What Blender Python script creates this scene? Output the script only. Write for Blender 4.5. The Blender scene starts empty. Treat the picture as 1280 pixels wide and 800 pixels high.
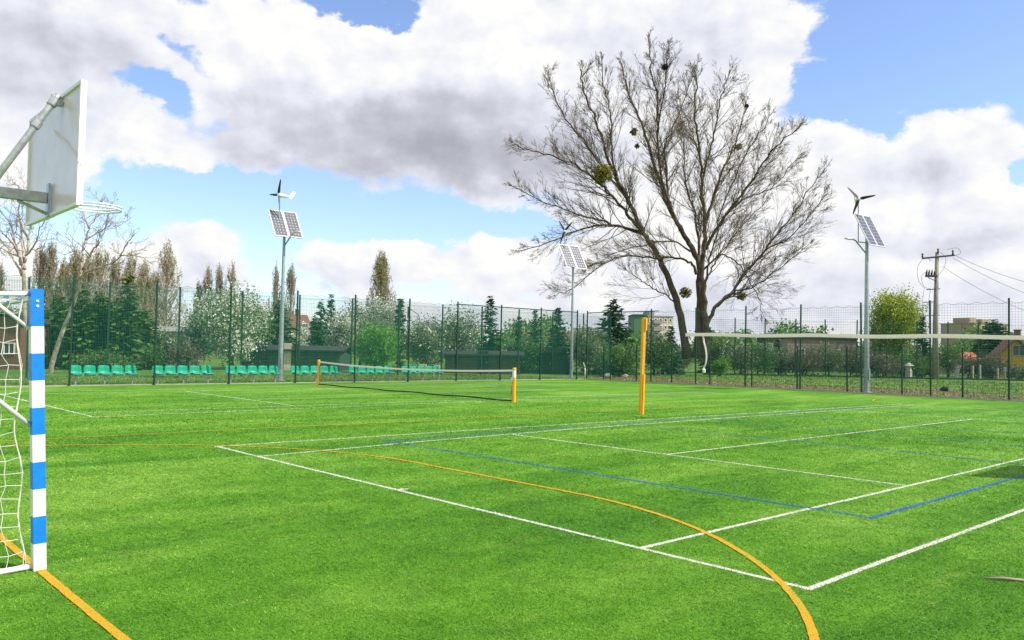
import bpy, math, random
import numpy as np
from mathutils import Vector, Matrix

# ------------------------------------------------------------------ camera
# world = court frame: x across the court (0 at the near right corner, negative to the left),
# y along the court, z up, metres
sc = bpy.context.scene
col = sc.collection
FPX = 1029.1
CAMP = np.array([2.85, -5.437, 1.6077])
YAW, PIT, ROL = -0.82999, 0.03753, 0.01926
cy_, sy_, cp_, sp_ = math.cos(YAW), math.sin(YAW), math.cos(PIT), math.sin(PIT)
FW = np.array([sy_*cp_, cy_*cp_, sp_])
_r0 = np.array([cy_, -sy_, 0.0]); _u0 = np.cross(_r0, FW)
RT = math.cos(ROL)*_r0 + math.sin(ROL)*_u0
UP = -math.sin(ROL)*_r0 + math.cos(ROL)*_u0
HR = np.array([cy_, -sy_, 0.0]); HF = np.array([sy_, cy_, 0.0])      # horizontal right / forward

cam = bpy.data.cameras.new("camera"); camo = bpy.data.objects.new("camera", cam); col.objects.link(camo)
cam.sensor_width = 36.0; cam.lens = 36.0*FPX/1280.0; cam.clip_end = 3000.0; cam.clip_start = 0.05
camo.matrix_world = Matrix(((RT[0], UP[0], -FW[0], CAMP[0]), (RT[1], UP[1], -FW[1], CAMP[1]),
                            (RT[2], UP[2], -FW[2], CAMP[2]), (0, 0, 0, 1)))
sc.camera = camo

# ------------------------------------------------------------------ exposure, sun, sky
sc.view_settings.view_transform = 'Standard'
sc.view_settings.look = 'None'
sc.view_settings.gamma = 1.0
sc.view_settings.use_curve_mapping = False
sc.view_settings.exposure = 0.35
sc.cycles.max_bounces = 6; sc.cycles.transparent_max_bounces = 12
SUN_EL = math.radians(47)
SUN_H = np.array([0.86, 0.50]); SUN_H /= np.linalg.norm(SUN_H)
SUN_D = np.array([SUN_H[0]*math.cos(SUN_EL), SUN_H[1]*math.cos(SUN_EL), math.sin(SUN_EL)])
sl = bpy.data.lights.new("sun", 'SUN'); slo = bpy.data.objects.new("sun", sl); col.objects.link(slo)
sl.energy = 4.6; sl.angle = math.radians(0.53); sl.color = (1.0, 0.95, 0.86)
slo.rotation_euler = Vector(SUN_D).to_track_quat('Z', 'Y').to_euler()
slo.location = (20, 10, 30)


def at(px, py, Z):
    "world point seen at photo pixel (1280 wide) at depth Z along the view axis"
    return CAMP + Z*(FW + RT*(px-640)/FPX - UP*(py-400)/FPX)


def gnd(px, py, z=0.0):
    d = FW + RT*(px-640)/FPX - UP*(py-400)/FPX
    return CAMP + d*((z-CAMP[2])/d[2])


def base(px, Z):
    "ground point in column px at depth Z"
    a, b = at(px, 400, Z), at(px, 500, Z)
    t = a[2]/(a[2]-b[2])
    p = a + (b-a)*t
    return np.array([p[0], p[1], 0.0])


def on_y(px, py, y0):
    d = FW + RT*(px-640)/FPX - UP*(py-400)/FPX
    return CAMP + d*((y0-CAMP[1])/d[1])


def on_x(px, py, x0):
    d = FW + RT*(px-640)/FPX - UP*(py-400)/FPX
    return CAMP + d*((x0-CAMP[0])/d[0])


def build_world():
    w = bpy.data.worlds.new("World"); sc.world = w; w.use_nodes = True
    w.cycles.sampling_method = 'NONE'
    nt = w.node_tree; N = nt.nodes; L = nt.links
    N.clear()

    def nd(t, **k):
        n = N.new(t)
        for a, b in k.items():
            setattr(n, a, b)
        return n

    def put(sock, v):
        if hasattr(v, 'links') or isinstance(v, bpy.types.NodeSocket):
            L.new(v, sock)
        else:
            sock.default_value = v

    def M(op, a, b=0.0, c=0.0, clamp=False):
        n = nd('ShaderNodeMath', operation=op); n.use_clamp = clamp
        put(n.inputs[0], a); put(n.inputs[1], b); put(n.inputs[2], c)
        return n.outputs[0]

    def VM(op, a, b=(0, 0, 0)):
        n = nd('ShaderNodeVectorMath', operation=op)
        put(n.inputs[0], a); put(n.inputs[1], b)
        return n.outputs[1] if op in ('LENGTH', 'DOT_PRODUCT') else n.outputs[0]

    def MR(v, a, b, c=0.0, d=1.0, kind='SMOOTHSTEP'):
        n = nd('ShaderNodeMapRange', interpolation_type=kind); n.clamp = True
        put(n.inputs[0], v)
        for i, q in enumerate((a, b, c, d)):
            n.inputs[1+i].default_value = q
        return n.outputs[0]

    def MIX(f, a, b):
        n = nd('ShaderNodeMix', data_type='RGBA')
        put(n.inputs[0], f); put(n.inputs[6], a); put(n.inputs[7], b)
        return n.outputs[2]

    sky = nd('ShaderNodeTexSky', sky_type='NISHITA')
    sky.sun_disc = False
    sky.sun_elevation = SUN_EL
    sky.sun_rotation = math.atan2(SUN_D[0], SUN_D[1])
    sky.air_density = 1.0; sky.dust_density = 0.6; sky.ozone_density = 1.5
    tc = nd('ShaderNodeTexCoord')
    D = tc.outputs['Generated']
    xx = VM('DOT_PRODUCT', D, tuple(HR)); yy = VM('DOT_PRODUCT', D, tuple(HF))
    zz = VM('DOT_PRODUCT', D, (0, 0, 1))
    az = M('ARCTAN2', xx, yy)
    el = M('ARCSINE', zz)
    cb = nd('ShaderNodeCombineXYZ'); put(cb.inputs[0], az); put(cb.inputs[1], el)
    AE = cb.outputs[0]

    def ae(px, py):
        d = FW + RT*(px-640)/FPX - UP*(py-400)/FPX
        d = d/np.linalg.norm(d)
        return math.atan2(d@HR, d@HF), math.asin(d[2])

    def blobs(lst, P):
        tot = None
        for (px, py, rx, ry, rot, s) in lst:
            a, e = ae(px, py)
            v = VM('SUBTRACT', P, (a, e, 0))
            if rot:
                r = nd('ShaderNodeVectorRotate', rotation_type='Z_AXIS')
                put(r.inputs['Vector'], v); r.inputs['Angle'].default_value = math.radians(rot)
                v = r.outputs[0]
            v = VM('MULTIPLY', v, (FPX/rx, FPX/ry, 0))
            q = MR(VM('LENGTH', v), 1.0, 0.15, 0.0, s)
            tot = q if tot is None else M('ADD', tot, q)
        return tot

    # noise in direction space
    def fbm(P, scale, detail=7.0, rough=0.55, dist=0.0, off=(0, 0, 0)):
        n = nd('ShaderNodeTexNoise'); n.noise_dimensions = '2D'
        mp = VM('ADD', P, off)
        put(n.inputs['Vector'], mp)
        n.inputs['Scale'].default_value = scale; n.inputs['Detail'].default_value = detail
        n.inputs['Roughness'].default_value = rough; n.inputs['Distortion'].default_value = dist
        return n.outputs[0]

    P0 = VM('MULTIPLY', AE, (1.0, 1.45, 1.0))
    cover = [  # px, py, rx, ry, rotation, strength   (where the clouds stand in this sky)
        (20, 40, 300, 170, 0, .95), (150, 160, 120, 50, 10, .45), (20, 190, 130, 80, 0, .5),
        (470, 120, 310, 130, -10, 1.05), (660, 70, 400, 130, 0, .9), (620, 185, 300, 80, -6, .8),
        (265, 192, 110, 34, -8, .5), (870, 50, 220, 130, 0, 1.0), (960, 50, 110, 90, 0, .5),
        (780, 210, 280, 190, 0, .8), (900, 270, 240, 200, 0, .8),
        (1150, 225, 170, 110, 0, .9), (1210, 165, 110, 60, 0, .55), (1085, 330, 260, 150, 0, .9),
        (1300, 330, 190, 120, 0, .8), (235, 315, 130, 55, 0, .8), (100, 330, 160, 60, 0, .5), (450, 335, 140, 50, 0, .7),
        (590, 325, 170, 60, 0, .8), (760, 360, 220, 70, 0, .75), (640, 430, 1400, 75, 0, .75),
        (300, 25, 190, 60, 0, .5), (-200, 100, 300, 240, 0, .7), (1600, 200, 220, 200, 0, .5), (500, -220, 500, 160, 0, .5),
    ]
    holes = [(465, 8, 100, 22, 0, .74), (178, 108, 80, 36, 18, .66), (225, 62, 70, 18, 30, .36), (1150, 60, 175, 105, 0, .9), (1065, 125, 85, 45, 40, .6),
             (400, 268, 290, 42, 4, .8), (1275, 222, 42, 32, 0, .7), (640, 282, 60, 26, 0, .5)]
    warp = nd('ShaderNodeTexNoise'); warp.noise_dimensions = '2D'; put(warp.inputs['Vector'], P0)
    warp.inputs['Scale'].default_value = 8.0; warp.inputs['Detail'].default_value = 6.0; warp.inputs['Roughness'].default_value = .6
    wv = VM('MULTIPLY', VM('SUBTRACT', warp.outputs[1], (.5, .5, .5)), (.11, .075, 0))
    PB = VM('ADD', AE, wv)
    behind = MR(yy, .45, -.15, 0.0, .62)          # unseen cloud added behind the camera as neutral fill light
    field = M('SUBTRACT', M('MINIMUM', M('ADD', blobs(cover, PB), behind), 1.25), blobs(holes, PB))

    def dens(P):
        n1 = fbm(P, 9.0, 9.0, 0.58, 0.15)
        v = nd('ShaderNodeTexVoronoi', feature='F1'); v.inputs['Scale'].default_value = 17.0
        v.voronoi_dimensions = '2D'
        v.inputs['Detail'].default_value = 2.0; v.inputs['Roughness'].default_value = .55
        put(v.inputs['Vector'], P); v.normalize = True
        return M('ADD', M('MULTIPLY', M('SUBTRACT', n1, .5), 1.25), M('MULTIPLY', M('SUBTRACT', .40, v.outputs['Distance']), .62))
    d0 = dens(P0)
    d1 = dens(VM('ADD', P0, (.016, .022, 0)))          # a little further towards the sun (up and to the right)
    cov = M('ADD', field, d0)
    alpha = MR(cov, .29, .64)
    thick = MR(cov, .55, 1.45)
    relief = M('SUBTRACT', d0, d1)                      # > 0: faces the sun
    grey = [(480, 172, 300, 82, -9, 1.0), (640, 200, 250, 58, -6, .6), (320, 125, 110, 42, -22, .40), (20, 75, 190, 110, 0, .72), (860, 62, 220, 70, 0, .42), (150, 40, 160, 50, 0, .22),
            (1150, 205, 110, 40, 0, .42), (400, 352, 280, 30, 0, .3), (1080, 375, 350, 60, 0, .30), (640, 390, 760, 50, 0, .3), (1100, 290, 220, 30, 5, .28),
            (235, 340, 120, 30, 0, .3), (1200, 300, 130, 24, 0, .3), (1010, 290, 60, 80, 0, .2), (670, 230, 70, 90, 0, .4), (690, 345, 120, 30, 0, .25)]
    g = blobs(grey, PB)
    n2 = fbm(P0, 4.0, 7.0, .55, 0.2, (3.1, 1.7, 0))
    shade = M('MULTIPLY', g, MR(n2, .25, .75, .82, 1.12))
    shade = M('ADD', shade, M('MULTIPLY', relief, -.95))
    shade = M('ADD', shade, M('MULTIPLY', MR(n2, .38, .70), .13))
    shade = MR(shade, -.10, 1.55, 0.0, 1.0, 'LINEAR')
    ramp = nd('ShaderNodeValToRGB'); put(ramp.inputs[0], shade)
    e = ramp.color_ramp.elements
    e[0].position = 0.05; e[0].color = (1.0, .995, .985, 1)
    e[1].position = 1.0; e[1].color = (.43, .44, .51, 1)
    m = e.new(.30); m.color = (.82, .845, .93, 1)
    m = e.new(.62); m.color = (.60, .615, .69, 1)
    blue = nd('ShaderNodeMix', data_type='RGBA', blend_type='MULTIPLY'); blue.inputs[0].default_value = 1.0
    L.new(sky.outputs[0], blue.inputs[6]); blue.inputs[7].default_value = (1.04, 1.06, 1.20, 1)
    bg1 = nd('ShaderNodeBackground'); L.new(blue.outputs[2], bg1.inputs[0]); bg1.inputs[1].default_value = 0.15
    bg2 = nd('ShaderNodeBackground'); L.new(ramp.outputs[0], bg2.inputs[0]); bg2.inputs[1].default_value = 0.79
    mx = nd('ShaderNodeMixShader')
    above = MR(el, -.05, -.01)
    L.new(M('MULTIPLY', alpha, above), mx.inputs[0]); L.new(bg1.outputs[0], mx.inputs[1]); L.new(bg2.outputs[0], mx.inputs[2])
    out = nd('ShaderNodeOutputWorld'); L.new(mx.outputs[0], out.inputs[0])


build_world()

# ------------------------------------------------------------------ helpers
RNG = np.random.default_rng(7)
rnd = random.Random(11)


def tag(o, label=None, cat=None, group=None, kind=None):
    if label: o['label'] = label
    if cat: o['category'] = cat
    if group: o['group'] = group
    if kind: o['kind'] = kind
    return o


def thing(name, label, cat, loc=(0, 0, 0), rz=0.0, group=None):
    o = bpy.data.objects.new(name, None); col.objects.link(o)
    o.location = tuple(loc); o.rotation_euler = (0, 0, rz); o.empty_display_size = .2
    return tag(o, label, cat, group)


class MB:
    def __init__(s):
        s.v = []; s.q = []; s.t = []; s.qm = []; s.tm = []; s.n = 0; s.tone = []

    def add(s, v, f, m=0, tone=0.5):
        v = np.asarray(v, dtype=float).reshape(-1, 3); f = np.asarray(f, dtype=np.int64)
        if f.size == 0: return
        (s.q if f.shape[1] == 4 else s.t).append(f + s.n)
        (s.qm if f.shape[1] == 4 else s.tm).append(np.full(len(f), m))
        s.v.append(v); s.n += len(v)
        s.tone.append(np.broadcast_to(np.asarray(tone, dtype=float), (len(v),)))

    def box(s, c, size, m=0, rot=None, rz=0.0):
        x, y, z = [a/2 for a in size]
        v = np.array([(-x, -y, -z), (x, -y, -z), (x, y, -z), (-x, y, -z), (-x, -y, z), (x, -y, z), (x, y, z), (-x, y, z)])
        if rz:
            c_, s_ = math.cos(rz), math.sin(rz)
            v = v @ np.array([[c_, s_, 0], [-s_, c_, 0], [0, 0, 1]])
        if rot is not None: v = v @ np.asarray(rot).T
        s.add(v + np.asarray(c), [(0, 3, 2, 1), (4, 5, 6, 7), (0, 1, 5, 4), (1, 2, 6, 5), (2, 3, 7, 6), (3, 0, 4, 7)], m)

    def bbox(s, c, size, b=.01, m=0, rz=0.0):
        "box with chamfered edges (rounded in plan and at top and bottom)"
        x, y, z = [a/2 for a in size]
        def ring(ix, iy):
            return [(-ix+b, -iy), (ix-b, -iy), (ix, -iy+b), (ix, iy-b), (ix-b, iy), (-ix+b, iy), (-ix, iy-b), (-ix, -iy+b)]
        V = []
        for (k, zz) in ((b, -z), (0, -z+b), (0, z-b), (b, z)):
            V += [(p[0], p[1], zz) for p in ring(x-k, y-k)]
        V = np.array(V)
        if rz:
            c_, s_ = math.cos(rz), math.sin(rz)
            V = V @ np.array([[c_, s_, 0], [-s_, c_, 0], [0, 0, 1]])
        F = []
        for r in range(3):
            for k in range(8):
                F.append((r*8+k, r*8+(k+1) % 8, (r+1)*8+(k+1) % 8, (r+1)*8+k))
        o = s.n
        s.add(V + np.asarray(c), F, m)
        for r0, rev in ((0, True), (24, False)):
            idx = [r0+k for k in range(8)]
            quads = [(idx[0], idx[1], idx[2], idx[7]), (idx[7], idx[2], idx[3], idx[6]), (idx[6], idx[3], idx[4], idx[5])]
            if rev: quads = [q[::-1] for q in quads]
            s.q.append(np.array(quads)+o); s.qm.append(np.full(3, m))

    def tubes(s, p0, p1, r0, r1, n=3, m=0, tone=0.5):
        p0 = np.asarray(p0, float).reshape(-1, 3); p1 = np.asarray(p1, float).reshape(-1, 3); k = len(p0)
        if k == 0: return
        r0 = np.broadcast_to(np.asarray(r0, float), (k,)); r1 = np.broadcast_to(np.asarray(r1, float), (k,))
        d = p1-p0; ln = np.linalg.norm(d, axis=1, keepdims=True); d = d/np.maximum(ln, 1e-9)
        ref = np.where(np.abs(d[:, 2:3]) > .9, np.array([[1., 0, 0]]), np.array([[0., 0, 1]]))
        a = np.cross(d, ref); a /= np.linalg.norm(a, axis=1, keepdims=True); b = np.cross(d, a)
        ang = np.arange(n)*2*math.pi/n
        off = a[:, None, :]*np.cos(ang)[None, :, None] + b[:, None, :]*np.sin(ang)[None, :, None]
        V = np.concatenate([p0[:, None]+off*r0[:, None, None], p1[:, None]+off*r1[:, None, None]], axis=1)
        i = np.arange(n); j = (i+1) % n
        F = np.stack([i, i+n, j+n, j], axis=1)
        F = (F[None]+(np.arange(k)*2*n)[:, None, None]).reshape(-1, 4)
        tn = tone if np.ndim(tone) == 0 else np.repeat(np.asarray(tone), 2*n)
        s.add(V.reshape(-1, 3), F, m, tn)

    def path(s, pts, rad, n=8, m=0, cap=True):
        P = [Vector(p) for p in pts]; k = len(P)
        rad = [rad]*k if np.ndim(rad) == 0 else list(rad)
        V = []; prev = None
        for i in range(k):
            t = (P[min(i+1, k-1)]-P[max(i-1, 0)]).normalized()
            if prev is None:
                a = t.orthogonal().normalized()
            else:
                a = (prev - t*prev.dot(t))
                a = a.normalized() if a.length > 1e-6 else t.orthogonal().normalized()
            prev = a; b = t.cross(a)
            for q in range(n):
                an = 2*math.pi*q/n
                V.append(P[i] + (a*math.cos(an)+b*math.sin(an))*rad[i])
        F = [(i*n+q, i*n+(q+1) % n, (i+1)*n+(q+1) % n, (i+1)*n+q) for i in range(k-1) for q in range(n)]
        o = s.n
        s.add([tuple(v) for v in V], F, m)
        if cap:
            for i0, c, rev in ((0, P[0], True), ((k-1)*n, P[-1], False)):
                s.v.append(np.array([tuple(c)])); s.tone.append(np.array([.5])); ci = s.n; s.n += 1
                T = [(o+i0+q, o+i0+(q+1) % n, ci) if not rev else (o+i0+(q+1) % n, o+i0+q, ci) for q in range(n)]
                s.t.append(np.array(T)); s.tm.append(np.full(n, m))

    def leaves(s, c, size, m=0, flat=0.0, tone=None, aspect=.6):
        "random leaf quads"
        c = np.asarray(c, float).reshape(-1, 3); k = len(c)
        if k == 0: return
        a = RNG.normal(size=(k, 3)); a /= np.linalg.norm(a, axis=1, keepdims=True)
        b = RNG.normal(size=(k, 3)); b[:, 2] *= 1-flat; a[:, 2] *= 1-flat
        a /= np.linalg.norm(a, axis=1, keepdims=True)
        b -= a*np.sum(a*b, axis=1, keepdims=True); b /= np.linalg.norm(b, axis=1, keepdims=True)
        sz = np.broadcast_to(np.asarray(size, float), (k,))*RNG.uniform(.6, 1.35, k)
        a = a*(sz/2)[:, None]; b = b*(sz/2*aspect)[:, None]
        V = np.stack([c-a, c+b, c+a, c-b], axis=1)
        F = np.arange(4*k).reshape(k, 4)
        tn = RNG.uniform(0, 1, k) if tone is None else np.broadcast_to(np.asarray(tone, float), (k,))
        s.add(V.reshape(-1, 3), F, m, np.repeat(tn, 4))

    def mesh(s, name, mats, smooth=False):
        v = np.concatenate(s.v); q = np.concatenate(s.q) if s.q else np.zeros((0, 4), int)
        t = np.concatenate(s.t) if s.t else np.zeros((0, 3), int)
        me = bpy.data.meshes.new(name)
        nq, ntri = len(q), len(t)
        me.vertices.add(len(v)); me.vertices.foreach_set('co', v.astype(np.float32).ravel())
        me.loops.add(nq*4+ntri*3)
        me.loops.foreach_set('vertex_index', np.concatenate([q.ravel(), t.ravel()]).astype(np.int32))
        me.polygons.add(nq+ntri)
        ls = np.concatenate([np.arange(nq)*4, nq*4+np.arange(ntri)*3]).astype(np.int32)
        me.polygons.foreach_set('loop_start', ls)
        mi = np.concatenate(s.qm+s.tm).astype(np.int32)
        me.polygons.foreach_set('material_index', mi)
        me.polygons.foreach_set('use_smooth', np.full(nq+ntri, bool(smooth), dtype=bool))
        at_ = me.attributes.new('tone', 'FLOAT', 'POINT')
        at_.data.foreach_set('value', np.concatenate(s.tone).astype(np.float32))
        for mm in (mats if isinstance(mats, (list, tuple)) else [mats]): me.materials.append(mm)
        me.update(); me.validate()
        return me

    def build(s, name, mats, parent=None, loc=None, smooth=False):
        o = bpy.data.objects.new(name, s.mesh(name, mats, smooth)); col.objects.link(o)
        if parent is not None: o.parent = parent
        if loc is not None: o.location = tuple(loc)
        return o


def share(name, me, parent=None, loc=(0, 0, 0), rz=0.0):
    o = bpy.data.objects.new(name, me); col.objects.link(o)
    o.parent = parent; o.location = tuple(loc); o.rotation_euler = (0, 0, rz)
    if name == 'post': o.rotation_euler = (rnd.gauss(0, .006), rnd.gauss(0, .006), rz)
    return o


def copy_tree(o, parent=None):
    c = o.copy(); col.objects.link(c); c.parent = parent
    for ch in list(o.children): copy_tree(ch, c)
    return c


# ------------------------------------------------------------------ materials
def nodes(name):
    m = bpy.data.materials.new(name); m.use_nodes = True
    return m, m.node_tree.nodes, m.node_tree.links, m.node_tree.nodes['Principled BSDF']


def mat(name, c, rough=.6, metal=0.0, var=.15, scale=6.0, bump=0.0, bscale=60.0, c2=None, spec=.5, scuff=0.0):
    m, N, L, b = nodes(name)
    b.inputs['Roughness'].default_value = rough; b.inputs['Metallic'].default_value = metal
    b.inputs['Specular IOR Level'].default_value = spec
    tc = N.new('ShaderNodeTexCoord')
    n = N.new('ShaderNodeTexNoise'); n.inputs['Scale'].default_value = scale; n.inputs['Detail'].default_value = 6
    n.inputs['Roughness'].default_value = .65
    L.new(tc.outputs['Object'], n.inputs['Vector'])
    r = N.new('ShaderNodeValToRGB'); L.new(n.outputs[0], r.inputs[0])
    e = r.color_ramp.elements
    lo = c2 if c2 else tuple(x*(1-var*1.4) for x in c)
    e[0].position = .3; e[0].color = (*lo, 1); e[1].position = .68; e[1].color = (*[min(1, x*(1+var*.5)) for x in c], 1)
    if scuff:      # scratches and grime rubbed into the paint
        mp = N.new('ShaderNodeMapping'); mp.inputs['Scale'].default_value = (1, 1, .35); L.new(tc.outputs['Object'], mp.inputs['Vector'])
        sn = N.new('ShaderNodeTexNoise'); sn.inputs['Scale'].default_value = 26; sn.inputs['Detail'].default_value = 9; sn.inputs['Roughness'].default_value = .75
        L.new(mp.outputs[0], sn.inputs['Vector'])
        sr = N.new('ShaderNodeMapRange'); sr.inputs[1].default_value = .56; sr.inputs[2].default_value = .74; sr.inputs[4].default_value = scuff; L.new(sn.outputs[0], sr.inputs[0])
        mx = N.new('ShaderNodeMix'); mx.data_type = 'RGBA'; L.new(sr.outputs[0], mx.inputs[0]); L.new(r.outputs[0], mx.inputs[6]); mx.inputs[7].default_value = (.20, .17, .13, 1)
        L.new(mx.outputs[2], b.inputs['Base Color'])
    else:
        L.new(r.outputs[0], b.inputs['Base Color'])
    if bump:
        n2 = N.new('ShaderNodeTexNoise'); n2.inputs['Scale'].default_value = bscale; n2.inputs['Detail'].default_value = 4
        L.new(tc.outputs['Object'], n2.inputs['Vector'])
        bp = N.new('ShaderNodeBump'); bp.inputs['Strength'].default_value = bump; bp.inputs['Distance'].default_value = .02
        L.new(n2.outputs[0], bp.inputs['Height']); L.new(bp.outputs[0], b.inputs['Normal'])
    return m


def leafmat(name, c1, c2, c3=None, trans=.3, rough=.55):
    "leaf colours differ leaf by leaf (stored in 'tone')"
    m, N, L, b = nodes(name)
    a = N.new('ShaderNodeAttribute'); a.attribute_name = 'tone'
    r = N.new('ShaderNodeValToRGB'); L.new(a.outputs['Fac'], r.inputs[0])
    e = r.color_ramp.elements
    e[0].position = 0; e[0].color = (*c1, 1); e[1].position = 1; e[1].color = (*(c3 or c2), 1)
    if c3: x = e.new(.55); x.color = (*c2, 1)
    L.new(r.outputs[0], b.inputs['Base Color']); b.inputs['Roughness'].default_value = rough
    b.inputs['Specular IOR Level'].default_value = .3
    t = N.new('ShaderNodeBsdfTranslucent'); L.new(r.outputs[0], t.inputs[0])
    mx = N.new('ShaderNodeMixShader'); mx.inputs[0].default_value = trans
    L.new(b.outputs[0], mx.inputs[1]); L.new(t.outputs[0], mx.inputs[2])
    L.new(mx.outputs[0], N['Material Output'].inputs[0])
    return m


K = {}
K['white_paint'] = mat('white_paint', (.80, .79, .77), .45, 0, .08, 16, scuff=.38)
K['white_tube'] = mat('white_tube', (.78, .78, .78), .35, 0, .08, 14)
K['blue_paint'] = mat('blue_paint', (.003, .21, .78), .38, 0, .14, 16, scuff=.32)
K['galv'] = mat('galvanised_steel', (.46, .49, .51), .42, .55, .22, 18, .05, 90)
K['steel_grey'] = mat('grey_painted_steel', (.36, .42, .45), .45, .3, .15, 6)
K['yellow_paint'] = mat('yellow_paint', (.80, .38, .010), .4, 0, .12, 8, scuff=.25)
K['black'] = mat('black_plastic', (.012, .012, .013), .5, 0, .2, 20)
K['rope_white'] = mat('white_rope', (.74, .73, .70), .8, 0, .12, 30)
K['rope_black'] = mat('black_cord', (.016, .018, .02), .8, 0, .2, 30)
K['tape'] = leafmat('white_net_tape', (.86, .80, .77), (.88, .82, .79), None, .45, .75)
K['fence_green'] = mat('green_powder_coat', (.006, .050, .034), .5, .0, .2, 8, spec=.3)
K['fence_wire'] = mat('green_wire', (.014, .135, .10), .55, .0, .2, 8, spec=.3)
K['net_green'] = mat('green_net_cord', (.02, .13, .125), .7, .0, .2, 8)
K['seat'] = mat('green_seat_plastic', (.0, .42, .25), .38, 0, .14, 5, spec=.35)
K['panel_white'] = mat('solar_frame', (.62, .62, .63), .35, .2, .08, 8)
K['cell'] = mat('solar_cell', (.12, .12, .145), .3, .1, .25, 5)
K['bark_dark'] = mat('dark_bark', (.105, .080, .052), .9, 0, .5, 2.2, .9, 9)
K['bark_pale'] = mat('pale_bark', (.46, .38, .30), .85, 0, .5, 3.0, .7, 12, c2=(.16, .12, .09))
K['twig'] = mat('twig_bark', (.155, .115, .075), .9, 0, .3, 2)
K['twig_grey'] = mat('grey_twig', (.32, .275, .20), .9, 0, .3, 2)
K['brown_bark'] = mat('brown_bark', (.10, .075, .055), .9, 0, .4, 3, .7, 12)
K['kerb'] = mat('kerb_concrete', (.40, .37, .31), .85, 0, .25, 3, .3, 40)
K['wood_pole'] = mat('concrete_pole', (.27, .26, .225), .85, 0, .25, 2.5, .25, 25)
K['shed_green'] = mat('dark_green_boards', (.035, .075, .055), .75, 0, .3, 3)
K['shed_brown'] = mat('dark_brown_boards', (.075, .062, .042), .8, 0, .35, 3)
K['felt'] = mat('roofing_felt', (.03, .033, .033), .9, 0, .25, 3)
K['tile_brown'] = mat('brown_roof_tile', (.19, .085, .05), .8, 0, .25, 5, .4, 14)
K['tile_red'] = mat('red_roof_tile', (.30, .085, .045), .8, 0, .3, 4, .4, 14)
K['tile_orange'] = mat('orange_roof_tile', (.55, .17, .07), .8, 0, .3, 4, .4, 14)
K['cream'] = mat('cream_render', (.62, .55, .42), .85, 0, .12, 2)
K['off_white'] = mat('off_white_render', (.70, .68, .63), .85, 0, .12, 2)
K['house_yellow'] = mat('yellow_render', (.56, .33, .035), .85, 0, .12, 2)
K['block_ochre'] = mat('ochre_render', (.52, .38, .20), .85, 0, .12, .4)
K['block_shade'] = mat('shaded_ochre_render', (.34, .27, .19), .85, 0, .12, .4)  # ochre darkened like shade in the colour, for sides, roof and balconies
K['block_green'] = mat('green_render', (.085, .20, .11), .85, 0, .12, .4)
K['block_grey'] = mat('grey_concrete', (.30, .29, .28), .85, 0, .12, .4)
K['glass'] = mat('window_glass', (.05, .065, .08), .12, 0, .2, 1.5)
K['dark'] = mat('doorway_shade', (.012, .013, .012), .8)  # near-black slab colour painted in for the shade inside doorways
K['mauve_wall'] = mat('mauve_board_wall', (.27, .205, .19), .85, 0, .2, 1)
K['nest'] = mat('nest_twigs', (.035, .022, .015), .95, 0, .4, 8)
K['stone_dark'] = mat('dark_stone', (.03, .028, .026), .9, 0, .3, 5, .5, 10)
K['wood_board'] = mat('pale_wood', (.55, .40, .20), .7, 0, .2, 6)
K['insulator'] = mat('brown_ceramic', (.05, .04, .035), .3, 0, .2, 6)
K['wire'] = mat('aluminium_wire', (.30, .30, .31), .5, .4)
K['grey_post'] = mat('concrete_post', (.45, .42, .37), .9, 0, .25, 4, .3, 20)
K['lf_dark'] = leafmat('conifer_needles', (.020, .052, .018), (.042, .105, .034), (.085, .17, .055), .12)
K['lf_blue'] = leafmat('spruce_needles', (.028, .078, .036), (.058, .14, .065), (.11, .22, .10), .12)
K['lf_thuja'] = leafmat('thuja_sprays', (.035, .075, .014), (.085, .155, .028), (.18, .27, .055), .15)
K['lf_mid'] = leafmat('garden_leaves', (.045, .105, .02), (.095, .195, .038), (.21, .33, .08))
K['lf_green'] = leafmat('fresh_leaves', (.065, .20, .016), (.13, .33, .03), (.25, .48, .06))
K['lf_pale'] = leafmat('pale_young_leaves', (0.078, 0.130, 0.046), (0.169, 0.247, 0.078), (0.351, 0.403, 0.169))
K['lf_olive'] = leafmat('olive_buds', (.17, .165, .055), (.28, .27, .095), (.42, .42, .17))
K['lf_rust'] = leafmat('brown_buds', (.17, .15, .085), (.28, .255, .15), (.40, .38, .24))
K['lf_willow'] = leafmat('willow_leaves', (.15, .20, .015), (.30, .38, .03), (.52, .56, .08))
K['lf_grey'] = leafmat('grey_green_leaves', (.075, .105, .045), (.15, .19, .085), (.28, .31, .16))
K['lf_brown'] = leafmat('greyish_shoots', (.085, .065, .045), (.16, .135, .085), (.24, .23, .13))
K['blossom'] = leafmat('white_blossom', (0.529, 0.575, 0.414), (0.713, 0.724, 0.598), (0.900, 0.900, 0.851), .25)
K['mistletoe'] = leafmat('mistletoe_leaves', (.09, .085, .010), (.19, .175, .02), (.34, .31, .05))
K['white_fibre'] = leafmat('white_fibre', (.42, .42, .34), (.66, .65, .57), (.82, .81, .74), .15, .6)
K['orange_fibre'] = leafmat('orange_fibre', (.42, .21, .008), (.66, .33, .012), (.82, .45, .03), .15, .6)
K['blue_fibre'] = leafmat('blue_fibre', (.008, .05, .30), (.015, .085, .48), (.04, .15, .60), .15, .6)
K['weeds'] = leafmat('weed_leaves', (.07, .14, .018), (.14, .25, .03), (.33, .40, .11), .25)
K['litter'] = leafmat('dry_litter', (0.110, 0.066, 0.033), (0.242, 0.154, 0.083), (0.440, 0.330, 0.209), .1)


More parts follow.
